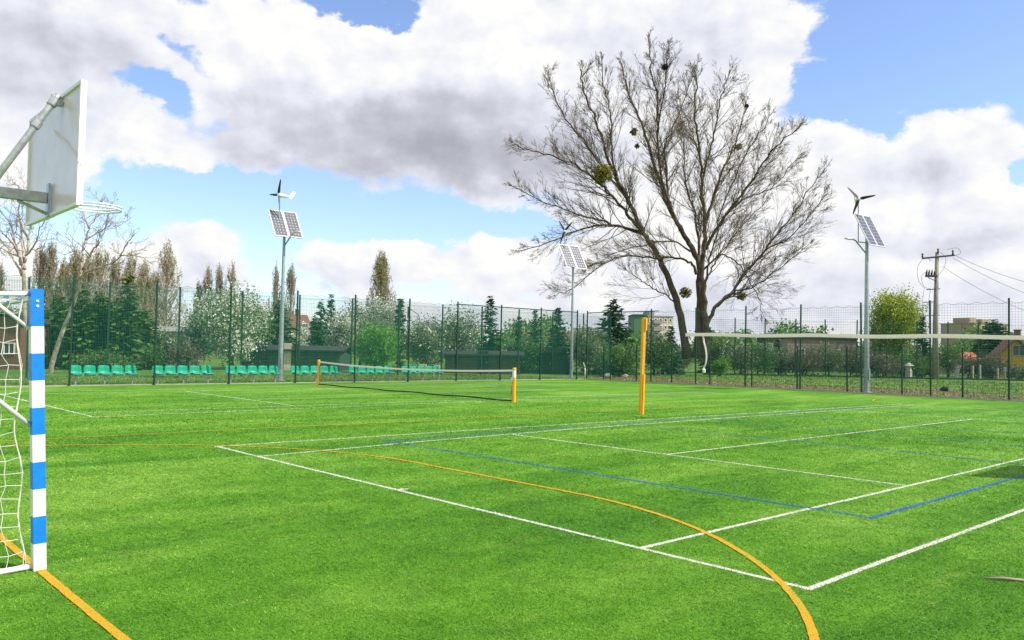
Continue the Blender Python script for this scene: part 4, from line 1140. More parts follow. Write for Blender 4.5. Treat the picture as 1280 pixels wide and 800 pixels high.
building('orange_roofed_house', 'low house with bright orange roof behind the reddish shrub', 'house', 1192, 1228, 88, 452, 441, K['cream'], K['tile_orange'], 0, 5, 'gable_side', .3, windows=[(0, 1.0, .8, .7, PW, K['glass'])])
building('yellow_house', 'yellow gabled house with red roof at the right edge', 'house', 1240, 1300, 76, 459, 423, K['house_yellow'], K['tile_red'], -.42, 7, 'gable_front', .45, windows=[(.25, 2.55, 1.0, .95, K['steel_grey'], K['glass']), (-1.3, 1.0, .7, .8, PW, K['glass'])], chimney=True)
building('long_low_building', 'long low mauve walled building behind the shrub row', 'building', 984, 1070, 92, 424, 421, K['mauve_wall'], K['felt'], 0, 5, 'flat', .15, windows=[(-2.4, 2.2, .9, .5, PW, K['glass']), (1.6, 2.2, .9, .5, PW, K['glass'])])
building('far_house', 'distant house with flat dark roof above the small spruce', 'house', 962, 988, 140, 428, 417, K['off_white'], K['felt'], 0, 6, 'flat', .3, windows=[(0, 2.0, 1.2, .9, PW, K['glass'])])


def flats(name, label, px0, px1, Z, ytop, wallm, sidem, floors, bays, turn=0.0, depth=12.0, tower=(), balc=None):
    A = base(px0, Z); B = base(px1, Z); c = (A+B)/2; w = np.linalg.norm(B-A)/max(.3, math.cos(turn))
    h = at((px0+px1)/2, ytop, Z)[2]; t = thing(name, label, 'apartment block', c, face_rz(0, 0, turn))
    if not bays: bays = 0
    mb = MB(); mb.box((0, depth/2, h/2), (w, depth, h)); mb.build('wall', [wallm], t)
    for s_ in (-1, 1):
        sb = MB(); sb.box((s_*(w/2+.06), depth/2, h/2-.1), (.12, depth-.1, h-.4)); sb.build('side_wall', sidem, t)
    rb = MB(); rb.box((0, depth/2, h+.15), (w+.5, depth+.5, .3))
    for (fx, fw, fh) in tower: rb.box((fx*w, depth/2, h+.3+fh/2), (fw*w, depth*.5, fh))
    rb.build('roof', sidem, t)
    fh = h/floors; bw = w/max(1, bays)
    for i in range(floors):
        for j in range(bays):
            x = -w/2+bw*(j+.5); z = fh*(i+.55)
            f = MB()
            ww, hh = bw*.55, fh*.46
            for (cx, cz, sx, sz) in ((x, z+hh/2, ww+.2, .2), (x, z-hh/2, ww+.2, .2), (x-ww/2, z, .2, hh-.2), (x+ww/2, z, .2, hh-.2)):
                f.box((cx, -.03, cz), (sx, .16, sz))
            fo = f.build('window', K['off_white'], t); g = MB(); g.box((x, -.01, z), (ww, .06, hh)); g.build('pane', K['glass'], fo)
    if balc:
        for i in range(1, floors):
            b = MB(); b.box((balc[0]*w, -.55, fh*i+.55), (balc[1]*w, 1.0, 1.0)); b.build('balcony', sidem, t)


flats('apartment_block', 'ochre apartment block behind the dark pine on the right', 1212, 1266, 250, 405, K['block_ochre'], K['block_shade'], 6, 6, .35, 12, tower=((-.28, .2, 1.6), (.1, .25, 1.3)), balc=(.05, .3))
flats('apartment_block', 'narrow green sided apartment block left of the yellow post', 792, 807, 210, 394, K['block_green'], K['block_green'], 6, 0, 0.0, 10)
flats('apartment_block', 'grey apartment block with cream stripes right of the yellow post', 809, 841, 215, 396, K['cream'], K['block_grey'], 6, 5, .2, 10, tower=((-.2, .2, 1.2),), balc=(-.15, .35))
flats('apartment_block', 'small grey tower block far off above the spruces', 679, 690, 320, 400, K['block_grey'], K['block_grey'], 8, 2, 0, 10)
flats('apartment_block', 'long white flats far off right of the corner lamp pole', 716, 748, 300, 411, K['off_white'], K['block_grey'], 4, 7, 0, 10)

# ------------------------------------------------------------------ benches
def seat_mesh():
    mb = MB(); wd = .43
    prof = [(.22, .40), (.235, .425), (.20, .435), (.08, .425), (-.06, .415), (-.13, .43), (-.165, .48), (-.185, .56), (-.20, .66), (-.215, .735), (-.225, .75)]
    ts = np.linspace(-1, 1, 9); V = []
    for side in (0, 1):
        for i, (x, z) in enumerate(prof):
            for tt in ts:
                hw = wd/2*(1-.10*max(0, (z-.6)/.15)) * (1 if i not in (0, len(prof)-1) else .93)
                back = max(0, min(1, (z-.43)/.15))
                cx = .045*(tt*tt)*back; cz = .025*(tt**4)*(1-back)
                if z > .70: cz -= .03*(abs(tt)**4)
                nx, nz = (0, -1) if z < .45 else (-1, -.2)
                off = .012*side
                V.append((x+cx+nx*off, tt*hw, z+cz+nz*off))
    n = len(ts); m = len(prof); F = []
    for side in (0, 1):
        o = side*n*m
        for i in range(m-1):
            for j in range(n-1):
                q = (o+i*n+j, o+i*n+j+1, o+(i+1)*n+j+1, o+(i+1)*n+j)
                F.append(q if side == 0 else q[::-1])
    o = n*m
    for i in range(m-1):
        F.append((i*n, (i+1)*n, o+(i+1)*n, o+i*n)); F.append((i*n+n-1, o+i*n+n-1, o+(i+1)*n+n-1, (i+1)*n+n-1))
    for j in range(n-1):
        F.append((j, o+j, o+j+1, j+1)); F.append(((m-1)*n+j, (m-1)*n+j+1, o+(m-1)*n+j+1, o+(m-1)*n+j))
    mb.add(V, F); return mb.mesh('seat', K['seat'], True)


def make_bench():
    t = thing('seat_bench', 'row of five green bucket seats', 'seat bench', (0, 0, 0), 0, 'green seat benches behind the fence')
    sm = seat_mesh()
    b = MB(); b.box((.02, 0, .375), (.06, 2.55, .06)); b.build('beam', K['galv'], t)
    for y in (-1.03, 0, 1.03):
        l = MB(); l.bbox((.0, y, .17), (.06, .06, .35), .006); l.bbox((.0, y, .005), (.14, .14, .012), .003); l.build('leg', K['galv'], t)
    for k in range(5): share('seat', sm, t, (0, (k-2)*.50, 0))
    return t


bn = make_bench()
for k, lab in enumerate(['green five seat bench nearest the blue and white goal post, left end of the row', 'green five seat bench second from the left end of the row', 'green five seat bench just left of the lamp pole', 'green five seat bench just right of the lamp pole, partly behind the left net post',
                         'green five seat bench behind the left half of the tennis net', 'green five seat bench behind the middle of the tennis net, right end of the row']):
    o = bn if k == 0 else copy_tree(bn)
    o.location = (FXL-.75, 3.1+BAY*k+1.42, 0); o['label'] = lab

# ------------------------------------------------------------------ solar lamps
def lamp(label, basexy, mast_top, pan, arm, hub, blades, tail, rb):
    """pole with two solar panels, a light arm and a small wind turbine; all heights in metres above its base"""
    t = thing('solar_lamp', label, 'street lamp', (basexy[0], basexy[1], 0), 0, 'solar and wind powered lamps round the pitch')
    zt = pan[0]
    p = MB(); p.path([(0, 0, -.05), (0, 0, zt*.3), (0, 0, zt*.75), (0, 0, zt-.15)], [rb, rb*.86, rb*.62, rb*.5], 12); p.path([(0, 0, 0), (0, 0, .04)], [rb*1.9, rb*1.9], 12); p.box((rb*1.02, 0, .85), (.03, .10, .5))
    p.build('pole', K['steel_grey'], t, smooth=False)
    # panels: face azimuth +x in court frame, tilt
    zc, pw, ph, tilt, az_, ox, oy = pan
    ca, sa = math.cos(az_), math.sin(az_)
    X = np.array([-sa, ca, 0.0]); Nn = np.array([ca*math.sin(tilt), sa*math.sin(tilt), math.cos(tilt)]); Yv = np.cross(Nn, X)   # Yv up-slope
    for s_ in (-1, 1):
        c = np.array([ox, oy, zc])+X*s_*(pw/2+.012)
        def P(u, v, n): return c+X*u+Yv*v+Nn*n
        fb = MB()
        u, v, th = pw/2, ph/2, .02
        fb.add([P(-u, -v, -th), P(u, -v, -th), P(u, v, -th), P(-u, v, -th), P(-u, -v, th), P(u, -v, th), P(u, v, th), P(-u, v, th)], [(0, 3, 2, 1), (4, 5, 6, 7), (0, 1, 5, 4), (1, 2, 6, 5), (2, 3, 7, 6), (3, 0, 4, 7)])
        po = fb.build('solar_panel', K['panel_white'], t)
        cb = MB(); nx_, ny_ = 4, 9; gx, gy = (pw-.09)/nx_, (ph-.09)/ny_
        for i in range(nx_):
            for j in range(ny_):
                a = -pw/2+.045+gx*(i+.5); b = -ph/2+.045+gy*(j+.5); hx, hy, ch = gx*.475, gy*.475, gx*.13
                V = [P(a+q[0], b+q[1], th+.003) for q in ((-hx+ch, -hy), (hx-ch, -hy), (hx, -hy+ch), (hx, hy-ch), (hx-ch, hy), (-hx+ch, hy), (-hx, hy-ch), (-hx, -hy+ch))]
                cb.add(V, [(0, 1, 2, 7), (7, 2, 3, 6), (6, 3, 4, 5)])
        cb.build('cells', K['cell'], po)
    br = MB(); br.path([(0, 0, zc-.45), (ox*.6, oy*.6, zc-.1)], .03, 8); br.path([(0, 0, zt-.3), (ox*.9, oy*.9, zc-.04)], .035, 8)
    mt = np.array([hub[0], hub[1], 0.0])
    br.path([(0, 0, zc-.55), (mt[0], mt[1], zc-.55)], .025, 8) if np.linalg.norm(mt) > .05 else None
    br.path([(mt[0], mt[1], zc-.58), (mt[0], mt[1], hub[2]-.05)], .028, 8)
    br.build('turbine_mast', K['galv'], t)
    # light arm
    a0, adir, al, arise = arm
    d = np.array([adir[0], adir[1], 0.0]); d /= np.linalg.norm(d)
    ab = MB(); ab.path([np.array([0, 0, a0]), np.array([0, 0, a0])+d*al*.55+np.array([0, 0, arise*.62]), np.array([0, 0, a0])+d*al*.8+np.array([0, 0, arise*.93]), np.array([0, 0, a0])+d*al+np.array([0, 0, arise])], .032, 8)
    ao = ab.build('light_arm', K['steel_grey'], t)
    hb = MB(); e = np.array([0, 0, a0])+d*al+np.array([0, 0, arise]); sd = np.array([-d[1], d[0], 0]); upv = np.array([0, 0, 1.0])
    prof = [(-.05, .05, .04), (.08, .09, .075), (.26, .11, .085), (.44, .09, .06), (.52, .05, .03)]
    V = []; n = 8
    for (q, hw_, hh_) in prof:
        for k in range(n):
            an = 2*math.pi*k/n; zz = math.sin(an)*hh_; zz = max(zz, -hh_*.35)
            V.append(e+d*q+sd*math.cos(an)*hw_+upv*zz)
    F = [(i*n+k, i*n+(k+1) % n, (i+1)*n+(k+1) % n, (i+1)*n+k) for i in range(len(prof)-1) for k in range(n)]
    F += [(0, 7, 6, 1), (1, 6, 5, 2), (2, 5, 4, 3)]; q = (len(prof)-1)*n; F += [(q, q+1, q+6, q+7), (q+1, q+2, q+5, q+6), (q+2, q+3, q+4, q+5)]
    hb.add(V, F); hb.build('lamp_head', K['panel_white'], t, smooth=True)
    # turbine
    hubp = np.array(hub); tl = np.array([tail[0], tail[1], 0.0]); tl /= np.linalg.norm(tl)
    nb_ = MB(); nb_.path([hubp-tl*.14, hubp-tl*.06, hubp+tl*.05, hubp+tl*.28, hubp+tl*.5], [.03, .085, .10, .08, .035], 10)
    tb = nb_.build('turbine_body', K['white_paint'], t, smooth=True)
    tf = MB(); z = np.array([0, 0, 1.0]); s2 = np.cross(tl, z)*.008
    A = [hubp+tl*.42-z*.05, hubp+tl*.62-z*.10, hubp+tl*.88+z*.28, hubp+tl*.70+z*.30, hubp+tl*.5+z*.05]
    tf.add([a-s2 for a in A]+[a+s2 for a in A], [(0, 1, 2, 3), (8, 7, 6, 5)]); tf.add([a-s2 for a in A]+[a+s2 for a in A], [(0, 3, 4), (9, 8, 5)]); tf.add([a-s2 for a in A]+[a+s2 for a in A], [(i, i+5, (i+1) % 5+5, (i+1) % 5) for i in range(5)])
    tf.build('tail_fin', K['white_paint'], t)
    e1 = np.cross(tl, z); e1 /= np.linalg.norm(e1); e2 = np.cross(e1, tl)
    for an in blades:
        a = math.radians(an); r_ = e1*math.cos(a)+e2*math.sin(a); tng = np.cross(tl, r_)
        bb = MB(); sec = [(.06, .035), (.16, .075), (.30, .062), (.62, .038), (.74, .012)]
        V = []
        for (q, hw_) in sec:
            cpt = hubp-tl*.09+r_*q; tw = tng*.92+tl*.38
            V += [cpt-tw*hw_-tl*.007, cpt+tw*hw_-tl*.007, cpt+tw*hw_+tl*.007, cpt-tw*hw_+tl*.007]
        F = [(i*4+k, i*4+(k+1) % 4, i*4+4+(k+1) % 4, i*4+4+k) for i in range(len(sec)-1) for k in range(4)]+[(3, 2, 1, 0), (16, 17, 18, 19)]
        bb.add(V, F); bb.build('blade', K['black'], tb)
    return t


def hz_at(xy, py):
    "height of the point above ground xy that lands on photo row py"
    lo, hi = 0, 40
    for _ in range(50):
        m = (lo+hi)/2; d = np.array([xy[0], xy[1], m])-CAMP
        v = 400-FPX*(d@UP)/(d@FW)
        if v > py: lo = m
        else: hi = m
    return lo


def rel(xy, px, py):
    "offset (in the view-facing vertical plane through xy) of the point at photo pixel px, py"
    d = np.array([xy[0], xy[1], 1.6])-CAMP; Z = d@FW
    p = at(px, py, Z); return p-np.array([xy[0], xy[1], 0])


LL = gnd(350, 476); LR = gnd(1083, 491); LM = base(714, 50.5)
for (B_, pc, hubpx, pw, ph, tilt, az_, arm_at, adir, al, arise, blades, tail, rb, lab) in [
    (LL, (357, 280), (350, 244), .68, 1.62, math.radians(55), math.radians(-4), 308, (1, .0), .95, .55, (78, 172, 282), (-.1, .95), .12, 'left solar lamp with wind turbine behind the row of green seats'),
    (LR, (1087, 288), (1073, 249), .66, 1.72, math.radians(63), math.radians(-6), 318, (-.25, -1), .95, .62, (12, 132, 250), (-.6, .8), .135, 'right solar lamp with wind turbine beside the dirt strip fence, whole pole visible'),
    (LM, (716, 321), (706, 289), .80, 1.75, math.radians(60), math.radians(-6), 345, (.7, -.7), .55, .45, (50, 120, 250), (-.6, .8), .10, 'solar lamp at the far fence corner, its panels among bare branches')]:
    zc = rel(B_, *pc); zh = rel(B_, *hubpx)
    lamp(lab, B_, None, (zc[2], pw, ph, tilt, az_, zc[0], zc[1]), (hz_at(B_, arm_at), adir, al, arise), (zh[0], zh[1], zh[2]), blades, tail, rb)

# ------------------------------------------------------------------ utility pole and wires
UZ = 66.0; UB = base(1169, UZ)
up_ = thing('utility_pole', 'concrete utility pole with crossarm, insulators and hanging cables', 'utility pole', UB)
uh = at(1173, 314, UZ)[2]


def ur(px, py, dz=0.0): return at(px, py, UZ+dz)-UB


p = MB(); p.path([(0, 0, -.1), ur(1170, 400)*np.array([.5, .5, 1]), ur(1173, 315)*np.array([.6, .6, 1])], [.25, .20, .13], 12); p.build('pole', K['wood_pole'], up_, smooth=True)
p = MB(); a, b = ur(1153, 323), ur(1193, 319); p.path([a, b], .07, 6); po = p.build('crossarm', K['insulator'], up_)
for px, py in ((1153, 318), (1172.5, 312), (1191, 314)):
    q = MB(); c = ur(px, py+5); q.path([c, c+np.array([0, 0, .12]), c+np.array([0, 0, .2]), c+np.array([0, 0, .34]), c+np.array([0, 0, .42])], [.03, .09, .05, .09, .03], 8); q.build('insulator', K['insulator'], up_, smooth=True)
q = MB(); c = ur(1164, 345); q.bbox((c[0], c[1], c[2]), (.9, .25, .18), .02, rz=face_rz(0, 0)); q.build('switch_box', K['insulator'], up_)
for px in (1157.5, 1160.5, 1164, 1167.5):
    q = MB(); c = ur(px, 345); tip = ur(px+1.6, 337); q.path([c, c*.6+tip*.4, tip], [.05, .085, .04], 8); q.build('insulator', K['insulator'], up_, smooth=True)
q = MB(); q.path([ur(1160, 347), ur(1172, 352)], .035, 5); q.path([ur(1158, 362), ur(1175, 361)], .04, 5); q.path([ur(1154, 378), ur(1172, 377)], .035, 5); q.path([ur(1152, 395), ur(1174, 394)], .035, 5); q.build('bracket', K['insulator'], up_)
for P in ([(1153, 323), (1147, 335), (1148, 350), (1156, 361)], [(1160, 338), (1152, 345), (1155, 358), (1163, 361)], [(1155, 362), (1153, 378), (1155, 395), (1163, 408)], [(1163, 362), (1161, 378), (1163, 392)], [(1157, 321), (1164, 326)], [(1193, 320), (1201, 316), (1196, 310), (1184, 312)], [(1173, 314), (1182, 322), (1180, 335), (1172, 345)]):
    q = MB(); q.path(catmull([ur(*a) for a in P], 5), .014, 5); q.build('jumper_cable', K['insulator'], up_)
for (p0, p1, sagm, lab) in [((1193, 319), (1420, 372), .8, 'upper overhead wire running right from the crossarm end'), ((1191, 322), (1420, 398), .9, 'lower overhead wire running right from the crossarm end'), ((1178, 333), (1420, 425), 1.0, 'thin overhead wire leaving the pole below the crossarm')]:
    A, B = at(*p0, UZ), at(*p1, UZ-8); P = [A+(B-A)*f+np.array([0, 0, -sagm*4*f*(1-f)]) for f in np.linspace(0, 1, 20)]
    q = MB(); q.path(P, .016, 5); tag(q.build('overhead_wire', K['wire']), lab, 'wire', 'overhead wires from the utility pole')
# distant pole with a diagonal stay
FB = base(509, 120); fp = thing('distant_pole', 'thin distant pole with diagonal stay above the fruit trees', 'pole', FB)
q = MB(); q.path([(0, 0, 0), (0, 0, at(509, 383, 120)[2])], .14, 6); q.build('mast', K['brown_bark'], fp)
q = MB(); q.path([at(509, 384, 120)-FB, at(523, 393, 120)-FB, at(532, 432, 120)-FB], .06, 5); q.build('stay', K['brown_bark'], fp)

# ------------------------------------------------------------------ tennis net
NP = [np.array([-28.12, 11.95, 0]), np.array([-16.14, 12.07, 0])]
for q_, lab in ((0, 'short yellow tennis net post at the left end of the net'), (1, 'short yellow tennis net post with white sticker, right end of the net')):
    t = thing('net_post', lab, 'net post', NP[q_], 0, 'yellow tennis net posts')
    m = MB(); m.path([(0, 0, -.05), (0, 0, 1.06), (0, 0, 1.08)], [.062, .062, .05], 14); m.build('tube', K['yellow_paint'], t, smooth=False)
    m = MB(); m.box((.02*(1-2*q_), -.085, .72), (.05, .05, .12)); m.path([(.02, -.11, .72), (.02, -.17, .72), (.02, -.17, .62)], .010, 6); m.build('crank', K['galv'], t)
    if q_:
        m = MB(); an = np.linspace(-1.9, .3, 10); V = [(.0635*math.cos(a), .0635*math.sin(a), z) for z in (.78, 1.0) for a in an]
        m.add(V, [(i, i+1, 11+i, 10+i) for i in range(9)]); m.build('sticker', K['white_paint'], t)
d = NP[1]-NP[0]; ln = np.linalg.norm(d); u = d/ln; n_ = np.array([-u[1], u[0], 0])
tn = thing('tennis_net', 'black tennis net with sagging white top band between short yellow posts', 'tennis net', NP[0])


def topz(s): f = s/ln; return 1.02-.13*4*f*(1-f)*(1 if True else 0)


s = np.arange(.10, ln-.10, .05); m = MB()
zb = .06
bot = lambda s_: zb+.0*s_
m.tubes(u*s[:, None]+np.array([0, 0, 1])*(zb*np.ones_like(s))[:, None], u*s[:, None]+np.array([0, 0, 1])*np.array([topz(x) for x in s])[:, None], .0016, .0016, 3)
for k in range(20):
    f = (k+.5)/20; ss = np.linspace(.1, ln-.1, 25); z = np.array([zb+(topz(x)-zb)*f for x in ss]); P = u*ss[:, None]+np.array([0, 0, 1])*z[:, None]
    m.tubes(P[:-1], P[1:], .0016, .0016, 3)
m.build('netting', K['rope_black'], tn)
m = MB(); ss = np.linspace(.07, ln-.07, 40); V = []
for x in ss:
    for (dn, dz) in ((-.008, -.055), (.008, -.055), (.008, .005), (-.008, .005)): V.append(u*x+n_*dn+np.array([0, 0, topz(x)+dz]))
m.add(V, [(i*4+k, i*4+(k+1) % 4, i*4+4+(k+1) % 4, i*4+4+k) for i in range(39) for k in range(4)]); m.build('top_band', K['tape'], tn)
m = MB(); P = [u*x+np.array([0, 0, zb-.01+.012*math.sin(x*2.1)]) for x in ss]; m.path(P, .024, 6); m.build('bottom_hem', K['rope_black'], tn)
for x in (.09, ln-.09):
    m = MB(); m.path([u*x+np.array([.012*math.sin(k*1.9), 0, .06+k*.12]) for k in range(8)], .012, 5); m.build('side_cord', K['rope_black'], tn)

# ------------------------------------------------------------------ volleyball post and net
VB = gnd(801, 518); VT = np.array([.06, .01, hz_at(VB, 397)])
vp = thing('volleyball_post', 'tall yellow volleyball post leaning slightly, nearest post in mid picture', 'net post', VB)
lean = VT/VT[2]
m = MB(); hh = VT[2]
def along(c0, c1, sx, sy, mbb, ox=0., oy=0.):
    V = []
    for z in (c0, c1):
        for (a, b) in ((-sx, -sy), (sx, -sy), (sx, sy), (-sx, sy)): V.append(lean*z+np.array([a+ox, b+oy, 0]))
    mbb.add(V, [(3, 2, 1, 0), (4, 5, 6, 7), (0, 1, 5, 4), (1, 2, 6, 5), (2, 3, 7, 6), (3, 0, 4, 7)])
along(-.05, hh, .038, .05, m); m.build('mast', K['yellow_paint'], vp)
m = MB(); along(hh-.34, hh-.01, .022, .03, m, .061, .012); m.build('pulley_housing', K['yellow_paint'], vp)
m = MB(); along(.0, 1.07, .016, .03, m, .055, .012); m.build('side_rail', K['yellow_paint'], vp)
m = MB(); m.path([lean*(hh-.36)+np.array([.07, .012, 0]), lean*1.2+np.array([.062, .012, 0]), lean*1.05+np.array([.055, .012, 0])], .006, 6); m.build('cable', K['galv'], vp)

VY = VB[1]+.05
Lp = on_y(857, 418.5, VY); Rp = on_y(1280, 421.5, VY)
dx = Rp-Lp; Rp2 = Lp+dx*1.32; Rp2[2] = 1.78
vn = thing('volleyball_net', 'slack black volleyball net with white top band, one end hanging loose', 'volleyball net', (Lp[0], VY, 0))
Ln = Rp2[0]-Lp[0]
def vz(x):
    f = x/Ln; return Lp[2]+(Rp[2]-Lp[2])*(x/dx[0])+.010*math.sin(x*2.3)
def vy(x): return .05*math.sin(x*.7)
xs = np.arange(0.05, Ln, .10); m = MB()
T_ = np.array([(x, vy(x), vz(x)-.03) for x in xs]); Bm = T_-np.array([0, 0, .92])+np.stack([.02*np.sin(xs*3), .03*np.sin(xs*1.3), .02*np.sin(xs*5)], 1)
m.tubes(T_, Bm, .0019, .0019, 3)
for k in range(1, 10):
    P = T_+(Bm-T_)*(k/9); m.tubes(P[:-1], P[1:], .0019, .0019, 3)
m.build('netting', K['rope_black'], vn)
ss = np.linspace(0, Ln, 60); V = []
for x in ss:
    for (dn, dz) in ((-.008, -.04), (.008, -.04), (.008, .04), (-.008, .04)): V.append((x, vy(x)+dn, vz(x)+dz))
m = MB(); m.add(V, [(i*4+k, i*4+(k+1) % 4, i*4+4+(k+1) % 4, i*4+4+k) for i in range(59) for k in range(4)]+[(3, 2, 1, 0)]); m.build('top_band', K['tape'], vn)
m = MB(); P = [on_y(a, b, VY)-np.array([Lp[0], VY, 0]) for a, b in ((879, 420), (880, 428), (882, 436), (883, 446), (882, 455), (880, 459), (880, 464))]
m.path(catmull(P, 4), .020, 6); m.path([P[-1]+np.array([-.02, 0, .07]), P[-1]+np.array([.0, 0, .02]), P[-1]+np.array([.015, 0, -.04])], [.03, .045, .03], 7); m.build('loose_strap', K['rope_white'], vn)
m = MB(); tp = VB+lean*(hh-.20)+np.array([.09, 0.0, 0])-np.array([Lp[0], VY, 0]); m.path([tp, tp*.5+np.array([0, 0, vz(0)])*.5-np.array([0, 0, .05]), np.array([0, 0, vz(0)])], .0025, 5); m.build('suspension_rope', K['rope_black'], vn)

# ------------------------------------------------------------------ handball goal
gt = thing('handball_goal', 'blue and white striped handball goal with white net', 'goal', (PXG, PYG, 0))
gt.rotation_euler = (math.radians(2.6), 0, 0)       # leans slightly back
GH = 2.0; S = .08; NSTR = 10
gz = hz_at((PXG, PYG), 362)


def striped(p0, ax, ln_, nst, name, first):
    m = MB(); tall = 1.38 if ax == 2 else 1.0          # the uppermost band of a post is longer
    st = ln_/(nst-1+tall)
    for k in range(nst):
        q = tall if k == nst-1 else 1.0
        c = np.array(p0, float); c[ax] += st*(k+q/2); size = [S, S, S]; size[ax] = abs(st)*q
        m.box(c, size, (k+first) % 2)
    o = m.build(name, [K['white_paint'], K['blue_paint']], gt); return o


hp = gz
for x in (0, -GW-S):
    o = striped((x, 0, 0), 2, hp, NSTR, 'post', 0)
    b = MB()
    for z in (hp-.085, hp-.12): b.path([(x+S/2*(1 if x == 0 else -1), 0, z), (x+(S/2+.006)*(1 if x == 0 else -1), 0, z)], .009, 10)
    b.build('bolt', K['white_tube'], o)
striped((-S/2-.001, 0, hp-S/2-.001), 0, -GW-S+S+.002-.0, 15, 'crossbar', 0)
TD, BD, R_ = .85, 1.05, .0165
for x in (0, -GW-S):
    m = MB()
    m.path([(x-.012, -S/2-.001, hp-.035), (x-.012, -TD, hp-.035)], R_, 10)
    m.path([(x-.012, -S/2-.001, .03), (x-.012, -BD, .03)], R_*1.25, 10)
    m.path([(x-.012, -TD, hp-.035), (x-.012, -TD-.02, hp-.2), (x-.012, -BD, .03)], R_, 10)
    m.build('net_frame', K['white_tube'], gt, smooth=True)
    m = MB(); m.path([(x-.012, -.30, hp-.045), (x-.012, -S/2-.001, hp-.28)], R_*.75, 8); m.path([(x-.012, -S/2-.001, 1.02), (x-.012, -TD*.98, 1.80)], R_, 10); m.build('brace', K['white_tube'], gt, smooth=True)
m = MB(); m.path([(-.012, -BD, .03), (-GW-S-.012, -BD, .03)], R_*1.25, 10); m.path([(-.012, -TD, hp-.035), (-GW-S-.012, -TD, hp-.035)], R_, 10); m.build('back_rail', K['white_tube'], gt, smooth=True)


def net_patch(f, nu, nv, seed):
    rng = np.random.default_rng(seed); P = np.array([[f(i/nu, j/nv) for j in range(nv+1)] for i in range(nu+1)])
    P = P+rng.normal(size=P.shape)*.008
    m = MB()
    a, b = P[:-1], P[1:]; m.tubes(a.reshape(-1, 3), b.reshape(-1, 3), .0022, .0022, 4)
    a, b = P[:, :-1], P[:, 1:]; mid = (a+b)/2-np.array([0, 0, .006])
    m.tubes(a.reshape(-1, 3), mid.reshape(-1, 3), .0022, .0022, 4); m.tubes(mid.reshape(-1, 3), b.reshape(-1, 3), .0022, .0022, 4)
    return m


def depth_at(z): return BD+(TD-BD)*(z/hp)
for x in (-.02, -GW-S-.005):
    def f(u_, v_, x=x):
        z = .05+(hp-.13)*v_; back = depth_at(z)
        y0 = -.075-.035*math.sin(v_*9.0)**2-.03*(1-abs(2*v_-1))
        return (x-.05*math.sin(u_*3.14)*math.sin(v_*3.14), y0+(-back-y0)*u_, z)
    net_patch(f, 9, 20, 3).build('side_net', K['rope_white'], gt)
    m = MB(); P = [f(0, k/40) for k in range(41)]; m.path(P, .0045, 6); m.build('edge_rope', K['rope_white'], gt)
net_patch(lambda u_, v_: (-.03-(GW+.04)*u_, -depth_at(.05+(hp-.1)*v_)-.05*math.sin(v_*3.14)*math.sin(u_*3.14), .05+(hp-.1)*v_), 30, 20, 5).build('back_net', K['rope_white'], gt)
net_patch(lambda u_, v_: (-.03-(GW+.04)*u_, -.06-(TD-.06)*v_, hp-.05-.06*math.sin(v_*3.14)), 30, 9, 7).build('roof_net', K['rope_white'], gt)

# ------------------------------------------------------------------ basketball hoop
YBD = -3.40
BRt, BRb = on_y(105, 101, YBD), on_y(103, 254, YBD); BLt, BLb = on_y(39, 154, YBD), on_y(39, 283, YBD)
bw_ = 1.8; bx1 = (BRt[0]+BRb[0])/2; bx0 = (BLt[0]+BLb[0])/2; bz1 = (BRt[2]+BLt[2])/2; bz0 = (BRb[2]+BLb[2])/2; bxc = (bx0+bx1)/2
print('board', bx0, bx1, bz0, bz1)


